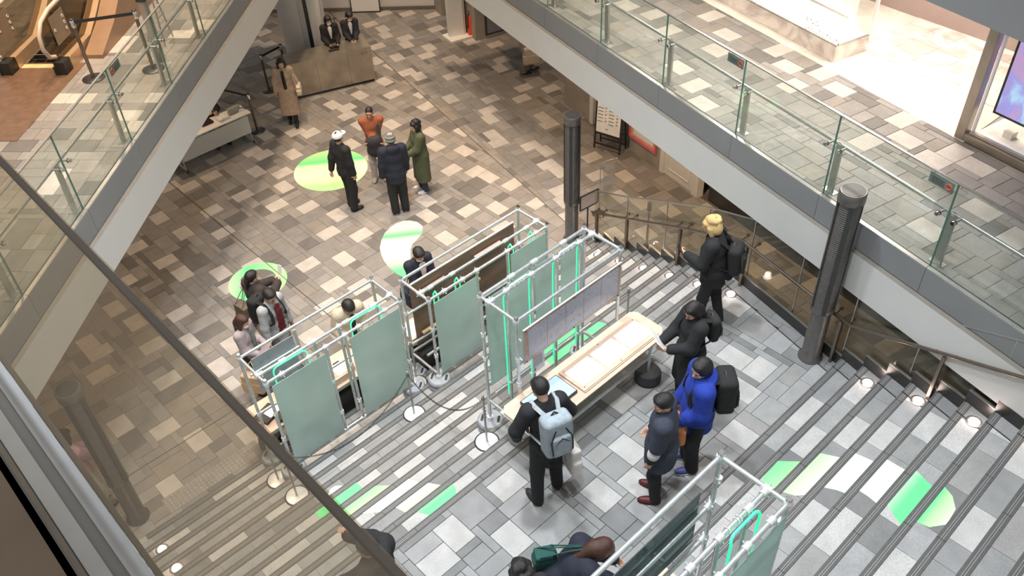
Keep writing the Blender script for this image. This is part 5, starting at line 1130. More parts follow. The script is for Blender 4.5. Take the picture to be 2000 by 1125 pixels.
# ------------------------------------------------------------------ people: smooth-blended solids meshed with surface nets
def V3(*a): return np.array(a, float)
def surface_nets(D, org, h):
    ins = D < 0; nx, ny, nz = D.shape
    cnt = np.zeros((nx - 1, ny - 1, nz - 1), np.int8)
    sl = lambda a, n: slice(a, n - 1 + a)
    for dx in (0, 1):
        for dy in (0, 1):
            for dz in (0, 1): cnt += ins[sl(dx, nx), sl(dy, ny), sl(dz, nz)]
    cells = np.argwhere((cnt > 0) & (cnt < 8))
    if len(cells) == 0: return np.zeros((0, 3)), []
    acc = np.zeros((len(cells), 3)); num = np.zeros(len(cells))
    cor = [(a, b, c) for a in (0, 1) for b in (0, 1) for c in (0, 1)]
    vals = {c: D[cells[:, 0] + c[0], cells[:, 1] + c[1], cells[:, 2] + c[2]] for c in cor}
    for c in cor:
        for ax in range(3):
            if c[ax] == 0:
                e = list(c); e[ax] = 1; e = tuple(e); d0, d1 = vals[c], vals[e]; m = (d0 < 0) != (d1 < 0)
                t = np.where(m, d0 / np.where(m, d0 - d1, 1), 0)
                p = np.array(c, float)[None, :] + t[:, None] * (np.array(e) - np.array(c))[None, :]
                acc[m] += p[m]; num[m] += 1
    P = org + (cells + acc / num[:, None]) * h
    idx = -np.ones((nx - 1, ny - 1, nz - 1), int); idx[tuple(cells.T)] = np.arange(len(cells)); quads = []
    for ax in range(3):
        a, b = [(1, 2), (2, 0), (0, 1)][ax]
        s0 = [slice(None)] * 3; s1 = [slice(None)] * 3; s0[ax] = slice(0, -1); s1[ax] = slice(1, None)
        cr = ins[tuple(s0)] != ins[tuple(s1)]; g = np.argwhere(cr)
        ok = (g[:, a] > 0) & (g[:, b] > 0) & (g[:, a] < D.shape[a] - 1) & (g[:, b] < D.shape[b] - 1); g = g[ok]
        if len(g) == 0: continue
        def at_(da, db):
            q = g.copy(); q[:, a] += da; q[:, b] += db; return idx[q[:, 0], q[:, 1], q[:, 2]]
        Q = np.stack([at_(-1, -1), at_(0, -1), at_(0, 0), at_(-1, 0)], 1)
        flip = ~ins[g[:, 0], g[:, 1], g[:, 2]]; Q[flip] = Q[flip][:, ::-1]; quads.append(Q)
    return P, (np.concatenate(quads) if quads else [])
def rot_to(zdir, xhint=(1, 0, 0)):
    z = np.array(zdir, float); z /= np.linalg.norm(z); x = np.array(xhint, float); x = x - z * (x @ z)
    if np.linalg.norm(x) < 1e-4: x = np.array((0, 1, 0.)) - z * z[1]
    x /= np.linalg.norm(x); return np.stack([x, np.cross(z, x), z])      # rows = local axes
def cone(a, b, r0, r1, flat=None): return ('c', np.array(a, float), np.array(b, float), r0, r1)
def ball(c, r, R=None): return ('e', np.array(c, float), np.array(r, float), R)
def rbox(c, half, R=None, rad=.02): return ('b', np.array(c, float), np.array(half, float), R, rad)
def prim_box(p):
    if p[0] == 'c': m = max(p[3], p[4]); return np.minimum(p[1], p[2]) - m, np.maximum(p[1], p[2]) + m
    m = np.max(p[2]) if p[0] == 'e' else np.linalg.norm(p[2]) + p[4]; return p[1] - m, p[1] + m
def prim_d(p, X):
    if p[0] == 'c':
        a, b = p[1], p[2]; ab = b - a; t = np.clip(((X - a) @ ab) / max(ab @ ab, 1e-9), 0, 1)
        return np.linalg.norm(X - a - t[..., None] * ab, axis=-1) - (p[3] + (p[4] - p[3]) * t)
    Y = X - p[1]
    if p[3] is not None: Y = Y @ p[3].T
    if p[0] == 'e':
        q = np.linalg.norm(Y / p[2], axis=-1); g = np.linalg.norm(Y / (p[2] ** 2), axis=-1); return q * (q - 1) / np.maximum(g, 1e-6)
    q = np.abs(Y) - p[2]; return np.linalg.norm(np.maximum(q, 0), axis=-1) + np.minimum(np.max(q, -1), 0) - p[4]
def solid(add, h, k=.03, cut=(), planes=()):
    """blend prims, subtract cuts, keep n.x<=c of planes; returns verts, quads"""
    lo = np.min([prim_box(p)[0] for p in add], 0) - 2.5 * h; hi = np.max([prim_box(p)[1] for p in add], 0) + 2.5 * h
    n = np.ceil((hi - lo) / h).astype(int) + 1
    ax = [lo[i] + h * np.arange(n[i]) for i in range(3)]; D = np.full(tuple(n), 1.0)
    def sub(p, mar):
        a, b = prim_box(p); i0 = np.maximum(np.floor((a - mar - lo) / h).astype(int), 0); i1 = np.minimum(np.ceil((b + mar - lo) / h).astype(int) + 1, n)
        if (i1 <= i0).any(): return None
        S = tuple(slice(i0[i], i1[i]) for i in range(3)); X = np.stack(np.meshgrid(*[ax[i][S[i]] for i in range(3)], indexing='ij'), -1); return S, X
    for p in add:
        r = sub(p, k + h * 2)
        if r is None: continue
        S, X = r; d = prim_d(p, X); o = D[S]; hh = np.maximum(k - np.abs(o - d), 0) / k; D[S] = np.minimum(o, d) - hh * hh * k * .25
    for p in cut:
        r = sub(p, h * 2)
        if r is None: continue
        S, X = r; D[S] = np.maximum(D[S], -prim_d(p, X))
    if planes:
        X = np.stack(np.meshgrid(*ax, indexing='ij'), -1)
        for nrm, c in planes: D = np.maximum(D, X @ np.array(nrm, float) - c)
    return surface_nets(D, lo, h)
class PM:
    """mesh collector in a person's own frame"""
    def __init__(s): s.v = []; s.f = []; s.m = []; s.n = 0
    def put(s, PQ, mi=0):
        P, Q = PQ
        if len(P) == 0: return s
        s.v.append(P); s.f.append(np.asarray(Q) + s.n); s.m += [mi] * len(Q); s.n += len(P); return s
    def build(s, name, mats, parent):
        me = bpy.data.meshes.new(name); v = np.concatenate(s.v); f = np.concatenate(s.f)
        me.from_pydata(v.tolist(), [], f.tolist())
        for m in (mats if isinstance(mats, (list, tuple)) else [mats]): me.materials.append(m)
        me.polygons.foreach_set('material_index', s.m); me.polygons.foreach_set('use_smooth', [True] * len(f)); me.update()
        o = bpy.data.objects.new(name, me); COL.objects.link(o); o.parent = parent; return o
def ik(a, b, l1, l2, pole):
    a, b, pole = np.array(a), np.array(b), np.array(pole, float); d = b - a; L = np.linalg.norm(d)
    if L > (l1 + l2) * .998: b = a + d / L * (l1 + l2) * .998; d = b - a; L = np.linalg.norm(d)
    u = d / L; x = (l1 * l1 - l2 * l2 + L * L) / (2 * L); hgt = math.sqrt(max(l1 * l1 - x * x, 0)); p = pole - u * (pole @ u)
    p /= max(np.linalg.norm(p), 1e-6); return a + u * x + p * hgt, b
def hand(wrist, fdir, pdir, side, grip, s):
    """palm + five bent fingers; fdir = finger direction, pdir = palm normal, side +1 right hand"""
    f = np.array(fdir, float); f /= np.linalg.norm(f); p = np.array(pdir, float); p = p - f * (p @ f); p /= max(np.linalg.norm(p), 1e-6); w = np.cross(f, p) * side
    W = np.array(wrist); pr = [cone(W, W + f * .03 * s, .024 * s, .026 * s), ball(W + f * .05 * s, V3(.040, .016, .052) * s, np.stack([w, p, f]))]
    for i, (o, L) in enumerate(((-.030, .066), (-.010, .076), (.010, .072), (.029, .056))):
        a = W + f * .088 * s + w * o * s; c = grip
        d1 = f * math.cos(c * .8) + p * math.sin(c * .8); d2 = f * math.cos(c * 1.9) + p * math.sin(c * 1.9)
        b = a + d1 * L * .5 * s; e = b + d2 * L * .5 * s; pr += [cone(a - f * .012 * s, b, .0095 * s, .0088 * s), cone(b, e, .0088 * s, .0075 * s)]
    a = W + f * .030 * s - w * .030 * s; d = f * .65 - w * .55 + p * (.35 + .5 * grip); d /= np.linalg.norm(d); b = a + d * .036 * s; d2 = f * .8 - w * .05 + p * (.5 + .4 * grip); d2 /= np.linalg.norm(d2)
    pr += [cone(a, b, .0125 * s, .0105 * s), cone(b, b + d2 * .03 * s, .0105 * s, .0085 * s)]; return pr
FAB = {}
def fabric(col, rough=.85):
    k = tuple(round(c, 3) for c in col)
    if k not in FAB: FAB[k] = mat('fabric_%d' % len(FAB), col, rough, 0, .14, 16, .35, 55)
    return FAB[k]
SKIN = [mat('skin_a', (.58, .36, .26), .5, 0, .05, 12), mat('skin_b', (.52, .30, .21), .5, 0, .05, 12)]
HAIRM = {'black': mat('hair_black', (.012, .010, .010), .38, 0, .3, 60, .6, 160), 'brown': mat('hair_brown', (.055, .020, .012), .38, 0, .3, 60, .6, 160), 'blond': mat('hair_blond', (.62, .42, .18), .5, 0, .25, 60, .7, 150)}
EYE = mat('eye_dark', (.02, .015, .012), .3); LIP = mat('lips', (.42, .16, .14), .5); MASK = mat('mask_white', (.82, .81, .80), .7, 0, .04, 20)
def rz2(v, a): return V3(v[0] * math.cos(a) - v[1] * math.sin(a), v[0] * math.sin(a) + v[1] * math.cos(a), v[2])
def person(label, loc, head_deg, h=1.70, top=None, bottom=None, shoes=(.02, .02, .02), hair='short', haircol='black', lean=0, side=0, hl=None, hr=None, gl=.6, gr=.6, feet=((-.10, .0, 8), (.10, .02, -8)), look=(0, 0), mask=False, glasses=False, hat=None, female=False, skin=0, seat=None, extra=None, group='visitors', res=.014, pl=None, pr_=None, hdl=None, hdr=None, palm=None, shirt=None, sole=None):
    """stands at loc facing head_deg. Local frame: +Y forward, +X right. hl/hr: wrist targets (x,y,z for 1.70 m)"""
    T = thing('person', label, 'person', loc, group); T.rotation_euler = (0, 0, math.radians(head_deg - 90)); s = h / 1.70
    mS = .93 if female else 1.0
    LT, LS, LU, LF = .42 * s, .41 * s, .285 * s, .25 * s
    hz = (.92 if seat is None else seat) * s
    pel = V3(0, 0, hz) + V3(*( (0, 0, 0) if seat is None else (0, -.05, 0)))
    if lean > 25: pel += V3(0, -.10 * s * lean / 45, -.02 * s)
    la, sa = math.radians(lean), math.radians(side)
    up = V3(math.sin(sa), math.sin(la) * math.cos(sa), math.cos(la) * math.cos(sa)); right = V3(math.cos(sa), 0, -math.sin(sa)); fwd = np.cross(up, right)
    chest = pel + up * .36 * s; shc = pel + up * .495 * s; neck = pel + up * .545 * s
    sw = .175 * s * mS
    sh = {-1: shc - right * sw, 1: shc + right * sw}
    hp = {-1: pel - V3(.085 * s, 0, .02 * s), 1: pel + V3(.085 * s, 0, -.02 * s)}
    legs = {}
    for sd_, ft in ((-1, feet[0]), (1, feet[1])):
        ank = V3(ft[0] * s, ft[1] * s, .075 * s); kn, ank = ik(hp[sd_], ank, LT, LS, V3(.12 * sd_, 1, .1)); legs[sd_] = (hp[sd_], kn, ank, math.radians(ft[2]))
    arms = {}
    for sd_, tg, pol in ((-1, hl, pl), (1, hr, pr_)):
        tg = V3(.255 * sd_, .04, .80) if tg is None else V3(*tg); tg = tg * s
        el, wr = ik(sh[sd_], tg, LU, LF, V3(.5 * sd_, -.8, -.35) if pol is None else V3(*pol)); arms[sd_] = (sh[sd_], el, wr)
    # head frame
    yw, pt = math.radians(look[0]), math.radians(look[1])
    hf = fwd * math.cos(yw) * math.cos(pt) + right * -math.sin(yw) * math.cos(pt) - up * math.sin(pt) if True else fwd
    hf /= np.linalg.norm(hf); hu = up * math.cos(pt) + (fwd * math.cos(yw) - right * math.sin(yw)) * math.sin(pt); hu = hu - hf * (hu @ hf); hu /= np.linalg.norm(hu); hx = np.cross(hf, hu)
    HR = np.stack([hx, hf, hu]); hc = neck + up * .055 * s + hu * .085 * s + hf * .012 * s
    HP = lambda x, y, z: hc + (hx * x + hf * y + hu * z) * s
    TR = np.stack([right, fwd, up])
    # body: one skin
    B = [ball(pel, V3(.155, .115, .12) * s, TR), ball(pel + up * .17 * s, V3(.130 * mS, .095, .15) * s, TR), ball(chest, V3(.155 * mS, .105, .17) * s, TR), cone(sh[-1] + right * .03, sh[1] - right * .03, .055 * s, .055 * s), cone(shc, neck + up * .06 * s, .058 * s, .048 * s)]
    for sd_ in (-1, 1):
        a, e, w = arms[sd_]; B += [cone(a, e, .050 * s, .038 * s), cone(e, w, .038 * s, .026 * s)]
        a, kn, an, fy = legs[sd_]; B += [cone(a, kn, .078 * s, .052 * s), cone(kn, an, .052 * s, .034 * s), ball(an + rz2(V3(0, .06 * s, -.04 * s), fy), V3(.04, .11, .033) * s, np.stack([rz2(V3(1, 0, 0), fy), rz2(V3(0, 1, 0), fy), V3(0, 0, 1)]))]
    bm = PM(); bm.put(solid(B, .020, .05), 0)
    hd = [ball(HP(0, -.005, .02), V3(.074, .092, .098) * s, HR), ball(HP(0, .022, -.055), V3(.054, .062, .062) * s, HR), cone(HP(0, -.02, -.05), neck - up * .02, .050 * s, .052 * s), cone(HP(0, .088, .005), HP(0, .104, -.028), .010 * s, .015 * s), ball(HP(0, .078, -.062), V3(.022, .016, .010) * s, HR), ball(HP(0, .066, -.098), V3(.022, .02, .018) * s, HR)]
    for q in (-1, 1): hd += [ball(HP(.074 * q, -.008, -.01), V3(.010, .024, .033) * s, HR), ball(HP(.033 * q, .078, .022), V3(.024, .012, .010) * s, HR), ball(HP(.036 * q, .062, -.03), V3(.024, .022, .024) * s, HR)]
    bm.put(solid(hd, .0085, .018), 0)
    for sd_, g, hdv in ((-1, gl, hdl), (1, gr, hdr)):
        a, e, w = arms[sd_]; f = (w - e) if hdv is None else V3(*hdv); pn = V3(-sd_, .15, 0) if palm is None else V3(*palm); bm.put(solid(hand(w, f, pn, sd_, g, s), .0062, .008), 0)
    for q in (-1, 1):
        bm.put(solid([ball(HP(.031 * q, .083, .008), V3(.012, .008, .006) * s, HR)], .004, .003), 1); bm.put(solid([ball(HP(.033 * q, .086, .028), V3(.018, .006, .004) * s, HR)], .004, .003), 1)
    bm.put(solid([ball(HP(0, .088, -.064), V3(.02, .010, .006) * s, HR)], .004, .003), 2)
    bm.build('body', [SKIN[skin], EYE, LIP], T)
    # trousers / skirt
    if bottom:
        lo_ = bottom.get('loose', .02); Pm = [ball(pel, V3(.163, .125, .125) * s, TR), ball(pel + up * .07 * s, V3(.150, .112, .10) * s, TR)]
        if bottom.get('skirt'):
            zb = bottom['skirt'] * s; c_ = (legs[-1][2] + legs[1][2]) / 2; Pm += [cone(pel, V3(c_[0], c_[1], zb + .02), .15 * s, bottom.get('w', .20) * s)]; pln = [((0, 0, -1), -zb)]
        else:
            for sd_ in (-1, 1):
                a, kn, an, fy = legs[sd_]; Pm += [cone(a, kn, (.082 + lo_) * s, (.058 + lo_) * s), cone(kn, an + V3(0, 0, -.02), (.058 + lo_) * s, (.046 + lo_) * s)]
            pln = [((0, 0, -1), -.035 * s)]
        PM().put(solid(Pm, res, .035, planes=pln)).build('skirt' if bottom.get('skirt') else 'trousers', fabric(bottom['c']), T)
    # shoes
    for sd_ in (-1, 1):
        a, kn, an, fy = legs[sd_]; RR = np.stack([rz2(V3(1, 0, 0), fy), rz2(V3(0, 1, 0), fy), V3(0, 0, 1)]); base = V3(an[0], an[1], an[2] - .075 * s)
        F = lambda x, y, z: base + rz2(V3(x, y, z) * s, fy)
        sm = PM(); sm.put(solid([ball(F(0, .075, .040), V3(.047, .130, .042) * s, RR), cone(F(0, -.02, .05), F(0, .0, .10), .045 * s, .042 * s)], .012, .02, planes=[((0, 0, -1), -(base[2] + .018 * s))]), 0)
        sm.put(solid([ball(F(0, .068, .016), V3(.050, .135, .040) * s, RR)], .012, .02, planes=[((0, 0, -1), -(base[2] + .002)), ((0, 0, 1), base[2] + .022 * s)]), 1)
        sm.build('shoe', [fabric(shoes, .5), fabric(sole or tuple(c * .5 for c in shoes), .6)], T)
    # upper garment
    if top:
        lo_ = top.get('loose', .022); hem = top.get('hem', .16)      # hem below the pelvis
        Tm = [ball(chest, V3(.160 * mS + lo_, .108 + lo_, .175 + lo_ * .5) * s, TR), ball(pel + up * .19 * s, V3(.140 * mS + lo_, .100 + lo_, .15) * s, TR), cone(sh[-1] + right * .015, sh[1] - right * .015, (.058 + lo_ * .7) * s, (.058 + lo_ * .7) * s), cone(shc, neck + up * .005, .070 * s, .060 * s)]
        lowc = pel - V3(0, 0, 1) * min(hem, .2) * s; Tm += [cone(pel + up * .12 * s, lowc, (.118 + lo_) * s, (.128 + lo_) * s), ball(pel, V3(.160 + lo_, .122 + lo_, .12) * s, TR)]
        if hem > .25:
            zb = max(pel[2] - hem * s, .08); c_ = (legs[-1][2] + legs[1][2]) / 2
            for q in (-1, 1): Tm.append(cone(pel + V3(.05 * q * s, 0, 0), V3(c_[0] + .075 * q * s, c_[1], zb), (.12 + lo_) * s, top.get('flare', .145) * s))
        sl_ = top.get('sleeve', 1.0)
        for sd_ in (-1, 1):
            a, e, w = arms[sd_]; Tm += [cone(a, e, (.056 + lo_) * s, (.046 + lo_ * .9) * s)]
            if sl_ > .5: wv = e + (w - e) * (.93 if sl_ >= 1 else sl_); Tm += [cone(e, wv, (.046 + lo_ * .9) * s, (.034 + lo_ * .8) * s)]
        if top.get('hood'): Tm += [ball(neck - fwd * .085 * s + up * .01 * s, V3(.125, .075, .085) * s, TR), ball(neck + up * .0, V3(.105, .10, .05) * s, TR)]
        if top.get('collar'): Tm += [ball(neck - up * .01 * s, V3(.085, .085, .04) * s, TR)]
        pz = pel - V3(0, 0, hem * s); pl_ = [((0, 0, -1), -max(pz[2], .06))]
        if lean > 25: pl_ = [(tuple(-up), -(pel @ up) + hem * s)]
        c2 = top.get('c2'); tm = PM().put(solid(Tm, res, .04, planes=pl_)); tm.build(top.get('name', 'jacket'), fabric(top['c']), T)
        if top.get('lining'):       # open front: a strip of the garment beneath
            lw, lz0, lz1 = top.get('lw', .06), top.get('lz0', -.05), .50; Fm = []
            for i in range(7):
                t_ = i / 6; u_ = lerp(lz0, lz1, t_); Fm.append(ball(pel + up * u_ * s + fwd * (.112 + lo_ + (.012 if .2 < u_ < .42 else -.004)) * s, V3(lw * (1 - .25 * t_ if not top.get('vee') else .35 + .9 * t_), .016, .055) * s, TR))
            PM().put(solid(Fm, .010, .03)).build('top', fabric(top['lining']), T)
    if shirt:
        PM().put(solid([ball(neck + fwd * .062 * s - up * .035 * s, V3(.045, .018, .07) * s, TR), ball(neck + up * .004, V3(.066, .066, .022) * s, TR)], .009, .02)).build('shirt', fabric(shirt), T)
    # hair / hats
    hm = HAIRM[haircol]
    if hair and hair != 'buzz':
        Hm = [ball(HP(0, -.022, .042), V3(.090, .100, .098) * s, HR), ball(HP(0, .035, .088), V3(.072, .055, .036) * s, HR)]
        Cm = [ball(HP(0, .10, -.045), V3(.062, .085, .098) * s, HR)]
        if hair in ('long', 'longtied'):
            Hm += [ball(HP(0, -.045, -.03), V3(.095, .075, .12) * s, HR), cone(HP(0, -.075, -.06), neck - fwd * .10 * s - up * .20 * s, .075 * s, .045 * s)]
            for q in (-1, 1): Hm += [cone(HP(.072 * q, .0, .0), HP(.080 * q, .02, -.16), .030 * s, .026 * s), cone(HP(.080 * q, .02, -.15), neck + right * .09 * q * s + fwd * .06 * s - up * .14 * s, .030 * s, .016 * s)]
        if hair in ('bob', 'curly'):
            Hm += [ball(HP(0, -.035, -.02), V3(.102, .085, .105) * s, HR)]
            for q in (-1, 1): Hm += [cone(HP(.078 * q, .015, .02), HP(.082 * q, .03, -.085), .032 * s, .024 * s)]
            if hair == 'curly':
                rg = random.Random(4)
                for _ in range(26):
                    a_, b_ = rg.uniform(0, 6.28), rg.uniform(.1, 1.5); Hm.append(ball(HP(.098 * math.cos(a_) * math.sin(b_), -.03 + .10 * math.sin(a_) * math.sin(b_), .04 + .095 * math.cos(b_)), V3(.026, .026, .026) * s))
        if hair == 'tied': Hm += [ball(HP(0, -.10, -.02), V3(.04, .045, .05) * s, HR), cone(HP(0, -.11, -.02), HP(0, -.125, -.16), .032 * s, .015 * s)]
        if hair == 'bowl': Hm += [ball(HP(0, -.025, .015), V3(.100, .104, .085) * s, HR)]
        PM().put(solid(Hm, .0095, .03, cut=Cm)).build('hair', hm, T)
    elif hair == 'buzz': PM().put(solid([ball(HP(0, -.012, .038), V3(.0785, .095, .088) * s, HR)], .0095, .02, cut=[ball(HP(0, .10, -.045), V3(.07, .09, .11) * s, HR)])).build('hair', hm, T)
    if hat == 'cap':
        pm = PM(); pm.put(solid([ball(HP(0, -.012, .055), V3(.100, .112, .085) * s, HR)], .0095, .02, planes=[(tuple(-hu), -(HP(0, 0, .03) @ hu))])); pm.put(solid([ball(HP(0, .115, .045), V3(.075, .085, .014) * s, HR)], .009, .01)); pm.build('cap', fabric((.78, .77, .76)), T)
    if hat == 'beanie':
        for i, c_ in enumerate(((.10, .11, .10), (.30, .31, .28), (.08, .09, .09), (.26, .27, .22), (.12, .13, .12), (.34, .35, .33))):
            z0 = -.005 + i * .028; PM().put(solid([ball(HP(0, -.018, .04), V3(.098, .108, .112) * s, HR)], .009, .02, planes=[(tuple(-hu), -(HP(0, 0, z0) @ hu)), (tuple(hu), HP(0, 0, z0 + .029) @ hu)])).build('beanie_band', fabric(c_), T)
    if mask:
        PM().put(solid([ball(HP(0, .060, -.052), V3(.062, .052, .050) * s, HR)], .008, .01, cut=[ball(HP(0, -.03, -.03), V3(.09, .10, .12) * s, HR)])).build('mask', MASK, T)
    if glasses:
        gb = MB(); Mx = Matrix([list(hx), list(hu), list(hf)]).transposed()
        for q in (-1, 1): gb.torus(HP(.034 * q, .100, .008), .024 * s, .0022, Mx, 14, 5); gb.path([HP(.057 * q, .098, .012), HP(.078 * q, .03, .012), HP(.080 * q, -.01, .005)], .002, 5)
        gb.path([HP(-.011, .101, .012), HP(.011, .101, .012)], .002, 5)
        me = bpy.data.meshes.new('glasses'); me.from_pydata(gb.v, [], gb.f); me.materials.append(M['darkmetal']); me.update(); o = bpy.data.objects.new('glasses', me); COL.objects.link(o); o.parent = T
    J = dict(pel=pel, up=up, fwd=fwd, right=right, chest=chest, sh=sh, arms=arms, neck=neck, hc=hc, legs=legs, s=s, T=T, HP=HP, TR=TR)
    return J
def local_thing(J, name, label, cat, at_, group=None):
    """a thing worn or held: own top-level object in the wearer's orientation"""
    T = J['T']; ang = T.rotation_euler[2]; c, s_ = math.cos(ang), math.sin(ang)
    w = Vector((T.location.x + c * at_[0] - s_ * at_[1], T.location.y + s_ * at_[0] + c * at_[1], T.location.z + at_[2]))
    o = thing(name, label, cat, w, group); o.rotation_euler = (0, 0, ang); o['_'] = 0; del o['_']; return o, V3(*at_)
def lpart(o, at_, name, PQ, mats, mi=0):
    P, Q = PQ; return PM().put((P - at_, Q)).build(name, mats, o)
def lmb(o, at_, name, mb, mats):
    me = bpy.data.meshes.new(name); me.from_pydata([tuple(np.array(v) - at_) for v in mb.v], [], mb.f)
    for m in (mats if isinstance(mats, (list, tuple)) else [mats]): me.materials.append(m)
    me.polygons.foreach_set('material_index', mb.m); me.polygons.foreach_set('use_smooth', mb.s); me.update(); q = bpy.data.objects.new(name, me); COL.objects.link(q); q.parent = o; return q
def backpack(J, label, col, col2, w=.15, hgt=.23, d=.09, off=0.0, strap=None, drop=0.0):
    s = J['s']; c = J['chest'] - J['fwd'] * (.215 + d * .4) * s - J['up'] * (.03 + drop) * s + J['right'] * off; o, a_ = local_thing(J, 'backpack', label, 'backpack', tuple(c))
    R = J['TR']; up, fw_, rt_ = J['up'], J['fwd'], J['right']
    lpart(o, a_, 'bag_body', solid([rbox(c, V3(w - .04, d - .05, hgt - .05), R, .05), rbox(c + up * hgt * .45, V3(w - .07, d - .06, hgt * .3), R, .05)], .012, .05), fabric(col))
    lpart(o, a_, 'front_pocket', solid([rbox(c - fw_ * d * .9 - up * hgt * .28, V3(w - .07, .02, hgt * .42), R, .03)], .011, .02), fabric(col))
    b = MB(); f_ = c - fw_ * (d + .035)
    for q in (-1, 1): b.path([f_ + rt_ * q * w * .75 - up * hgt * .6, f_ + rt_ * q * w * .8 + up * hgt * .1 + fw_ * .01, f_ + rt_ * q * w * .35 + up * hgt * .62 + fw_ * .03], .007, 6)
    b.path([f_ - rt_ * w * .55 - up * hgt * .1, f_ + up * hgt * .22 - fw_ * .006, f_ + rt_ * w * .55 - up * hgt * .1], .006, 6); lmb(o, a_, 'piping', b, fabric(col2))
    b = MB(); b.path([c + up * hgt - rt_ * .04 + fw_ * .02, c + up * (hgt + .04) + fw_ * .02, c + up * hgt + rt_ * .04 + fw_ * .02], .010, 6); lmb(o, a_, 'carry_loop', b, fabric(col2))
    for q in (-1, 1):
        sh = J['sh'][q]; st = [c + up * hgt * .85 + rt_ * q * .07 + fw_ * d * .6, sh - rt_ * q * .055 * s - fw_ * .055 * s + up * .082 * s, sh - rt_ * q * .05 * s + fw_ * .03 * s + up * .088 * s, sh - rt_ * q * .045 * s + fw_ * .125 * s - up * .06 * s, sh - rt_ * q * .03 * s + fw_ * .140 * s - up * .22 * s, J['chest'] + rt_ * q * .19 * s - up * .16 * s + fw_ * .02, c + rt_ * q * w * .85 - up * hgt * .75 + fw_ * d * .6]
        mb = MB()
        for i in range(len(st) - 1): mb.bar(st[i], st[i + 1], .048, .012, up=tuple((st[i] + st[i + 1]) / 2 - J['chest']))
        lmb(o, a_, 'strap', mb, fabric(strap or col))
    return o
def tote(J, label, c, half, mt, handle_to=None, cat='bag', name='tote_bag', rim=None):
    c = np.array(c, float); o, a_ = local_thing(J, name, label, cat, tuple(c)); lpart(o, a_, 'bag_body', solid([rbox(c, np.array(half) - .02, None, .02), rbox(c - V3(0, 0, half[2] * .4), np.array(half) * V3(.9, 1.15, .5) - .015, None, .02)], .011, .03), mt)
    if handle_to is not None:
        hd = np.array(handle_to, float)
        for q in (-1, 1):
            b = MB(); x = V3(0, half[1] * .6, 0) if half[0] < half[1] else V3(half[0] * .6, 0, 0); y = V3(half[0] * .8 * q, 0, 0) if half[0] < half[1] else V3(0, half[1] * .8 * q, 0); tp = c + V3(0, 0, half[2])
            b.path([tp - x + y, (tp - x) * .4 + hd * .6 + y * .4 - x * .2, hd + y * .2, (tp + x) * .4 + hd * .6 + y * .4 + x * .2, tp + x + y], .007, 6); lmb(o, a_, 'handle', b, mt)
    return o
def flat(J, name, label, cat, c, x, y, w, l, th, mt, extra=None):
    """thin sheet held in the hands: centre c, axes x,y"""
    c, x, y = np.array(c, float), np.array(x, float), np.array(y, float); x /= np.linalg.norm(x); y = y - x * (y @ x); y /= np.linalg.norm(y); o, a_ = local_thing(J, name, label, cat, tuple(c))
    lmb(o, a_, 'sheet', MB().slab([c - x * w / 2 - y * l / 2, c + x * w / 2 - y * l / 2, c + x * w / 2 + y * l / 2, c - x * w / 2 + y * l / 2], th), mt); return o
BLK = (.014, .014, .016); NAVY = (.014, .017, .032)
# ------------------------------------------------------------------ the visitors
# reception
J = person('receptionist in a black suit holding a tablet behind the desk', (10.05, 17.28, 0), 248, 1.52, dict(c=BLK, hem=.18, lining=(.6, .58, .56), vee=1, lw=.04, lz0=.25), dict(c=BLK), hair='longtied', mask=True, female=True, look=(12, 18), hl=(-.12, .26, 1.02), hr=(.10, .27, 1.04), group='reception staff', shirt=(.7, .69, .68))
flat(J, 'tablet', 'dark tablet held by the receptionist on the left', 'tablet', (0, .33, .92), (1, 0, .1), (0, 1, .3), .22, .16, .008, M['black'])
J = person('receptionist in a dark suit with a white collar and hands clasped', (10.52, 17.12, 0), 246, 1.52, dict(c=(.02, .02, .03), hem=.18, lining=(.6, .58, .56), vee=1, lw=.04, lz0=.25), dict(c=BLK), hair='tied', mask=True, female=True, look=(25, 30), hl=(-.06, .27, 1.02), hr=(.06, .27, 1.02), group='reception staff', shirt=(.75, .74, .73))
# woman in a beige coat
J = person('woman in a long beige coat walking in front of the reception desk', (8.09, 16.18, 0), 236, 1.56, dict(c=(.40, .29, .22), hem=.62, flare=.17, loose=.03, lining=BLK, lw=.05, lz0=.0), dict(c=BLK, loose=.01), hair='bob', female=True, feet=((-.07, .12, 5), (.08, -.10, -5)), hr=(.27, .0, .80), look=(10, 8))
tote(J, 'cream shoulder bag of the woman in the beige coat', (-.27, .06, .86), (.05, .13, .10), fabric((.55, .47, .38)), (-.17, .0, 1.36), name='shoulder_bag')
# seated attendant
J = person('seated attendant in black with a mask behind the white folding table', (6.50, 16.92, 0), 268, 1.60, dict(c=BLK, hem=.12), dict(c=BLK), hair='longtied', haircol='brown', mask=True, female=True, seat=.50, feet=((-.14, .34, 5), (.14, .36, -5)), hl=(-.10, .34, .82), hr=(.12, .30, .84), look=(0, 20))
T = thing('office_chair', 'dark chair of the seated attendant', 'chair', (6.50, 17.0, 0))
MB().box((6.50, 16.97, .43), (.44, .42, .06)).build('seat', M['black'], T); MB().box((6.50, 17.20, .72), (.42, .05, .36)).build('backrest', M['black'], T)
for dx, dy in ((-.19, -.17), (.19, -.17), (-.19, .2), (.19, .2)): MB().tube((6.5 + dx, 16.98 + dy, 0), (6.5 + dx, 16.98 + dy, .42), .013, 8).build('leg', M['steel'], T)
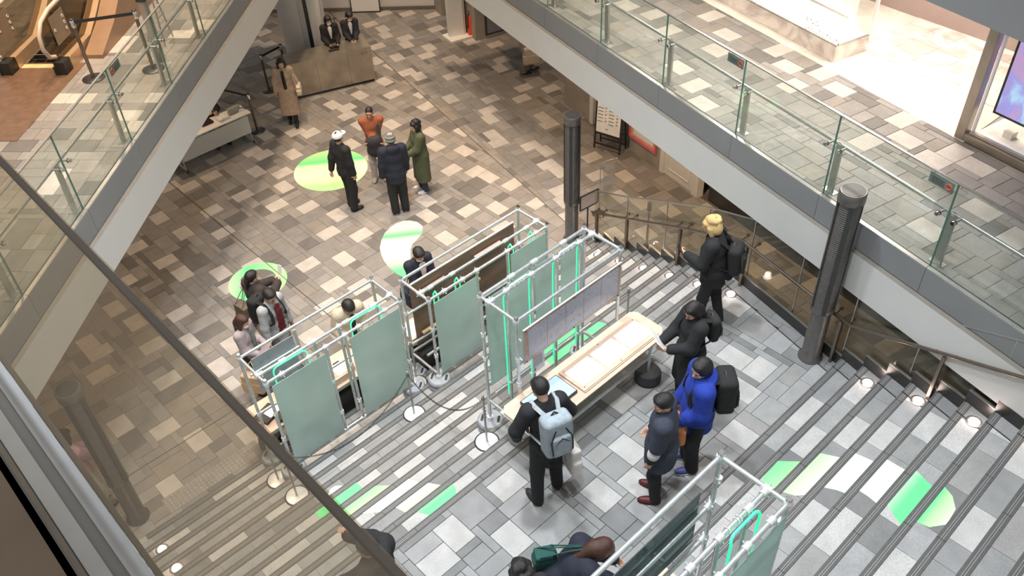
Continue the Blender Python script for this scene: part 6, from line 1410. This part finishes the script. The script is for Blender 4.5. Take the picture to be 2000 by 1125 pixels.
# group around the big round sticker
J = person('man all in black with a white baseball cap seen from the side', (7.10, 12.56, 0), 2, 1.70, dict(c=BLK, hem=.10, loose=.03), dict(c=BLK, loose=.028), hair='short', hat='cap', lean=-3, hl=(-.20, -.20, .86), hr=(.24, .02, .80), look=(18, 2), feet=((-.08, .03, 0), (.10, -.04, -12)))
J = person('man in a rust orange jacket and glasses with crossed arms', (8.10, 13.0, 0), 236, 1.62, dict(c=(.28, .085, .04), hem=.10, loose=.03), dict(c=(.42, .39, .38), loose=.02), shoes=(.42, .38, .34), hair='buzz', glasses=True, hl=(.08, .24, 1.08), hr=(-.08, .25, 1.06), skin=1, look=(-8, 6))
o, a_ = local_thing(J, 'dark_coat', 'dark coat bundled in the arms of the man in the rust jacket', 'coat', (.0, .20, .90)); lpart(o, a_, 'cloth', solid([ball((0, .25, 1.0), V3(.16, .10, .14)), ball((-.03, .24, .82), V3(.19, .11, .16)), cone((-.10, .22, 1.05), (-.12, .14, 1.32), .04, .025)], .014, .06), fabric((.03, .028, .035)))
J = person('man in black with a striped knitted beanie seen from behind', (7.66, 11.74, 0), 66, 1.72, dict(c=NAVY, hem=.16, loose=.04, hood=True), dict(c=BLK, loose=.03), shoes=(.25, .33, .31), sole=(.6, .66, .64), hair='short', hat='beanie', look=(-12, 4), hl=(-.26, .02, .80), hr=(.24, .12, .84))
J = person('woman in a long olive green coat with dark curly hair', (8.46, 12.0, 0), 160, 1.56, dict(c=(.075, .085, .045), hem=.60, flare=.165, loose=.04, collar=1), dict(c=(.03, .035, .06)), shoes=(.62, .61, .62), sole=(.7, .7, .7), hair='curly', female=True, hl=(-.10, .32, 1.04), hr=(.12, .30, 1.02), look=(8, 12), shirt=(.25, .07, .03))
flat(J, 'sketch_board', 'white board with green drawings held by the woman in the olive coat', 'board', (.02, .50, 1.06), (1, 0, 0), (0, 1, -.12), .36, .26, .008, M['print'])
# legs beyond the right gallery
J = person('visitor in grey trousers half hidden by the right gallery beam', (13.28, 14.0, 0), 330, 1.68, dict(c=(.30, .24, .18), hem=.40, loose=.04), dict(c=(.19, .15, .11), loose=.03), hair='short', feet=((-.06, .14, 4), (.08, -.10, -4)))
tote(J, 'beige tote carried behind the right gallery beam', (.30, .04, .56), (.07, .17, .20), fabric((.42, .36, .30)), (.27, .04, .82))
# man in navy suit at the middle stand
J = person('man in a navy suit and mask looking down at the brown board', (5.98, 8.92, 0), 266, 1.70, dict(c=NAVY, hem=.16, lining=(.45, .40, .42), vee=1, lw=.05, lz0=.2), dict(c=NAVY), hair='short', mask=True, look=(0, 34), hl=(-.13, .24, .96), hr=(.16, .22, .92), shirt=(.5, .45, .46))
tote(J, 'dark shoulder bag with a pale strap on the navy suit', (.25, -.02, .80), (.06, .14, .14), fabric(NAVY), (.15, .02, 1.42), name='shoulder_bag')
# left group
J = person('woman raising a white phone beside the green ring', (3.88, 10.36, 0), 8, 1.60, dict(c=(.035, .026, .024), hem=.10, loose=.045), dict(c=(.36, .29, .19), skirt=.28, w=.24), hair='tied', female=True, hl=(-.07, .42, 1.24), hr=(.06, .42, 1.25), gl=1.2, gr=1.2, look=(0, 6))
flat(J, 'smartphone', 'white smartphone held up beside the green ring', 'phone', (0, .52, 1.33), (1, .2, 0), (0, .25, 1), .075, .15, .009, M['whitepaper'])
tote(J, 'brown cloth tote on the shoulder of the woman with the phone', (-.10, -.22, .86), (.14, .08, .22), fabric((.14, .105, .075)), (-.15, -.06, 1.32))
J = person('man in a light grey blazer over a dark red sweater with glasses', (3.80, 9.72, 0), 288, 1.72, dict(c=(.36, .37, .39), hem=.17, lining=(.11, .008, .012), lw=.085, lz0=-.02), dict(c=(.15, .14, .14)), hair='short', glasses=True, look=(-4, 24), shirt=(.7, .69, .69), hl=(-.26, .05, .80), hr=(.27, .06, .80))
backpack(J, 'black backpack on the man in the grey blazer', (.012, .012, .013), (.03, .03, .03), strap=(.012, .012, .013))
J = person('woman in a mauve jacket and mask with long brown hair', (3.27, 9.66, 0), 305, 1.58, dict(c=(.36, .30, .31), hem=.15, lining=(.17, .20, .16), lw=.05, lz0=.1), dict(c=(.03, .03, .032)), hair='long', haircol='brown', mask=True, female=True, look=(0, 20), hl=(-.10, .24, 1.06), hr=(.12, .26, 1.02))
flat(J, 'mauve_folder', 'large mauve folder held by the woman in the mauve jacket', 'folder', (.12, .34, 1.08), (1, .1, .0), (0, .8, .6), .34, .24, .008, fabric((.30, .24, .26)))
tote(J, 'brown kraft paper bag hanging from the arm of the woman in mauve', (.30, .10, .52), (.07, .15, .18), M['kraft'], (.22, .12, .90), name='paper_bag')
J = person('woman in a cream jacket bending her head over the left stand', (4.58, 8.90, 0), 262, 1.62, dict(c=(.50, .43, .33), hem=.10, loose=.05, lining=BLK, lw=.05, lz0=.0, collar=1), dict(c=BLK), hair='bowl', female=True, look=(0, 46), hl=(-.16, .22, .96), hr=(.18, .22, .98), lean=6)
# landing
J = person('tall person with bleached blond hair looking at a phone by the glass', (7.62, 4.66, 1.8), 112, 1.72, dict(c=BLK, hem=.20, loose=.035), dict(c=BLK, loose=.015), hair='curly', haircol='blond', look=(8, 24), hl=(-.12, .34, 1.16), hr=(.26, .02, .82), gl=1.1, feet=((-.10, .10, 4), (.10, -.14, -8)), lean=4)
flat(J, 'smartphone', 'black smartphone in the hand of the blond person', 'phone', (-.10, .43, 1.21), (1, .2, 0), (0, .6, .8), .075, .15, .009, M['black'])
backpack(J, 'black furry backpack low on the back of the blond person', (.014, .013, .014), (.05, .05, .05), .14, .20, .08, .08, drop=.14)
o, a_ = local_thing(J, 'dark_coat', 'dark jacket hanging from the right arm of the blond person', 'coat', (.27, -.06, .86)); lpart(o, a_, 'cloth', solid([cone((.24, -.06, 1.30), (.33, -.08, .80), .06, .10), cone((.31, -.10, .9), (.36, -.14, .58), .08, .06)], .014, .05), fabric((.016, .018, .026)))
J = person('woman in a long black coat reading a leaflet at the table end', (6.33, 4.02, 1.8), 152, 1.62, dict(c=BLK, hem=.52, flare=.16, loose=.04), dict(c=BLK), hair='long', female=True, look=(14, 28), hl=(-.10, .34, 1.12), hr=(.12, .34, 1.06), gl=1.0, gr=1.0)
flat(J, 'leaflet', 'white folded leaflet in the hands of the woman in the black coat', 'leaflet', (.03, .40, 1.10), (1, 0, .15), (0, .55, .85), .26, .34, .004, M['whitepaper'])
backpack(J, 'small black bag on the back of the woman reading a leaflet', (.015, .015, .016), (.05, .05, .05), .12, .17, .06)
J = person('person in a bright blue hooded jacket by the long table', (5.58, 3.36, 1.8), 138, 1.72, dict(c=(.012, .040, .32), hem=.20, loose=.055, hood=True), dict(c=BLK, loose=.03), shoes=(.06, .07, .22), sole=(.6, .6, .62), hair='bowl', look=(28, 14), hl=(-.16, .20, .98), hr=(.20, .16, .92))
backpack(J, 'black backpack with straps on the blue jacket', (.013, .013, .014), (.05, .05, .052), .15, .24, .10)
J = person('person in a quilted navy vest with white striped black sleeves', (4.98, 3.36, 1.8), 122, 1.66, dict(c=(.035, .042, .065), hem=.26, loose=.05, sleeve=.2, name='vest', collar=1), dict(c=BLK, loose=.018), shoes=(.10, .012, .015), hair='short', look=(26, 16), hl=(-.24, .10, .86), hr=(.18, .14, .96))
for sd_ in (-1, 1):
    a, e, w = J['arms'][sd_]; PM().put(solid([cone(a, e, .072, .066), cone(e, e + (w - e) * .93, .066, .050)], .013, .03)).build('sleeve', fabric(BLK), J['T'])
    for q in (.25, .45): PM().put(solid([cone(e + (w - e) * q, e + (w - e) * (q + .09), .068, .066)], .012, .02)).build('sleeve_stripe', fabric((.6, .6, .6)), J['T'])
tote(J, 'tan leather tote on the shoulder of the person in the navy vest', (.30, -.06, .84), (.06, .15, .22), M['leather'], (.19, -.02, 1.40))
J = person('man in a dark suit with a grey backpack at the long table', (4.14, 4.24, 1.8), 72, 1.76, dict(c=(.016, .016, .019), hem=.16, loose=.03), dict(c=BLK, loose=.02), hair='short', lean=5, look=(0, 26), hl=(-.26, .16, .93), hr=(.26, .16, .93), pl=(-1, -.4, -.1), pr_=(1, -.4, -.1), feet=((-.15, -.06, 12), (.14, .04, -12)), shirt=(.75, .75, .76))
backpack(J, 'grey and black backpack of the man at the monitor', (.30, .35, .39), (.012, .012, .013), .15, .25, .10, strap=(.36, .39, .41))
tote(J, 'white plastic bag hanging from the hand of the man with the grey backpack', (.30, -.02, .52), (.06, .12, .20), M['plasticbag'], (.27, .12, .92), name='plastic_bag')
J = person('woman with reddish brown hair bending over the near table', (3.10, 3.05, 1.8), -32, 1.60, dict(c=NAVY, hem=.14, loose=.05), dict(c=BLK, loose=.02), hair='long', haircol='brown', female=True, lean=48, look=(0, 20), hl=(-.16, .62, .82), hr=(.16, .62, .82), shirt=(.45, .10, .12))
tote(J, 'dark green waist bag of the bending woman', (-.12, -.10, 1.10), (.07, .10, .09), fabric((.012, .07, .06)), (.0, .30, 1.32), name='waist_bag')
J = person('visitor whose dark head just shows at the bottom edge', (2.62, 3.02, 1.8), 60, 1.66, dict(c=BLK, hem=.16), dict(c=BLK), hair='curly', look=(0, 10))
J = person('visitor in a black hooded jacket raising a hand beside the dotted glass', (1.86, 4.14, 1.8), 112, 1.66, dict(c=(.016, .016, .018), hem=.16, loose=.05, hood=True), dict(c=BLK), hair='short', look=(20, 10), hl=(-.30, .42, 1.06), hr=(.16, .40, 1.36), gl=.9, gr=1.0, hdr=(0, .2, 1), pr_=(.6, .3, -1))
J = person('person in a pink top glimpsed below the dotted glass', (.50, 9.35, 0), 20, 1.60, dict(c=(.52, .30, .34), hem=.14, loose=.03), dict(c=(.5, .47, .42)), hair='bob', female=True, hl=(-.14, .34, 1.05), hr=(.16, .34, 1.0), look=(0, 20))
T = thing('white_bench', 'small white table glimpsed below the dotted glass', 'table', (.36, 8.95, 0)); MB().box((.36, 8.92, .45), (.3, .3, .03)).build('top', M['frost'], T)
for dx in (-.12, .12):
    for dy in (-.12, .12): MB().tube((.36 + dx, 8.92 + dy, 0), (.36 + dx, 8.92 + dy, .44), .012, 8).build('leg', M['chrome'], T)
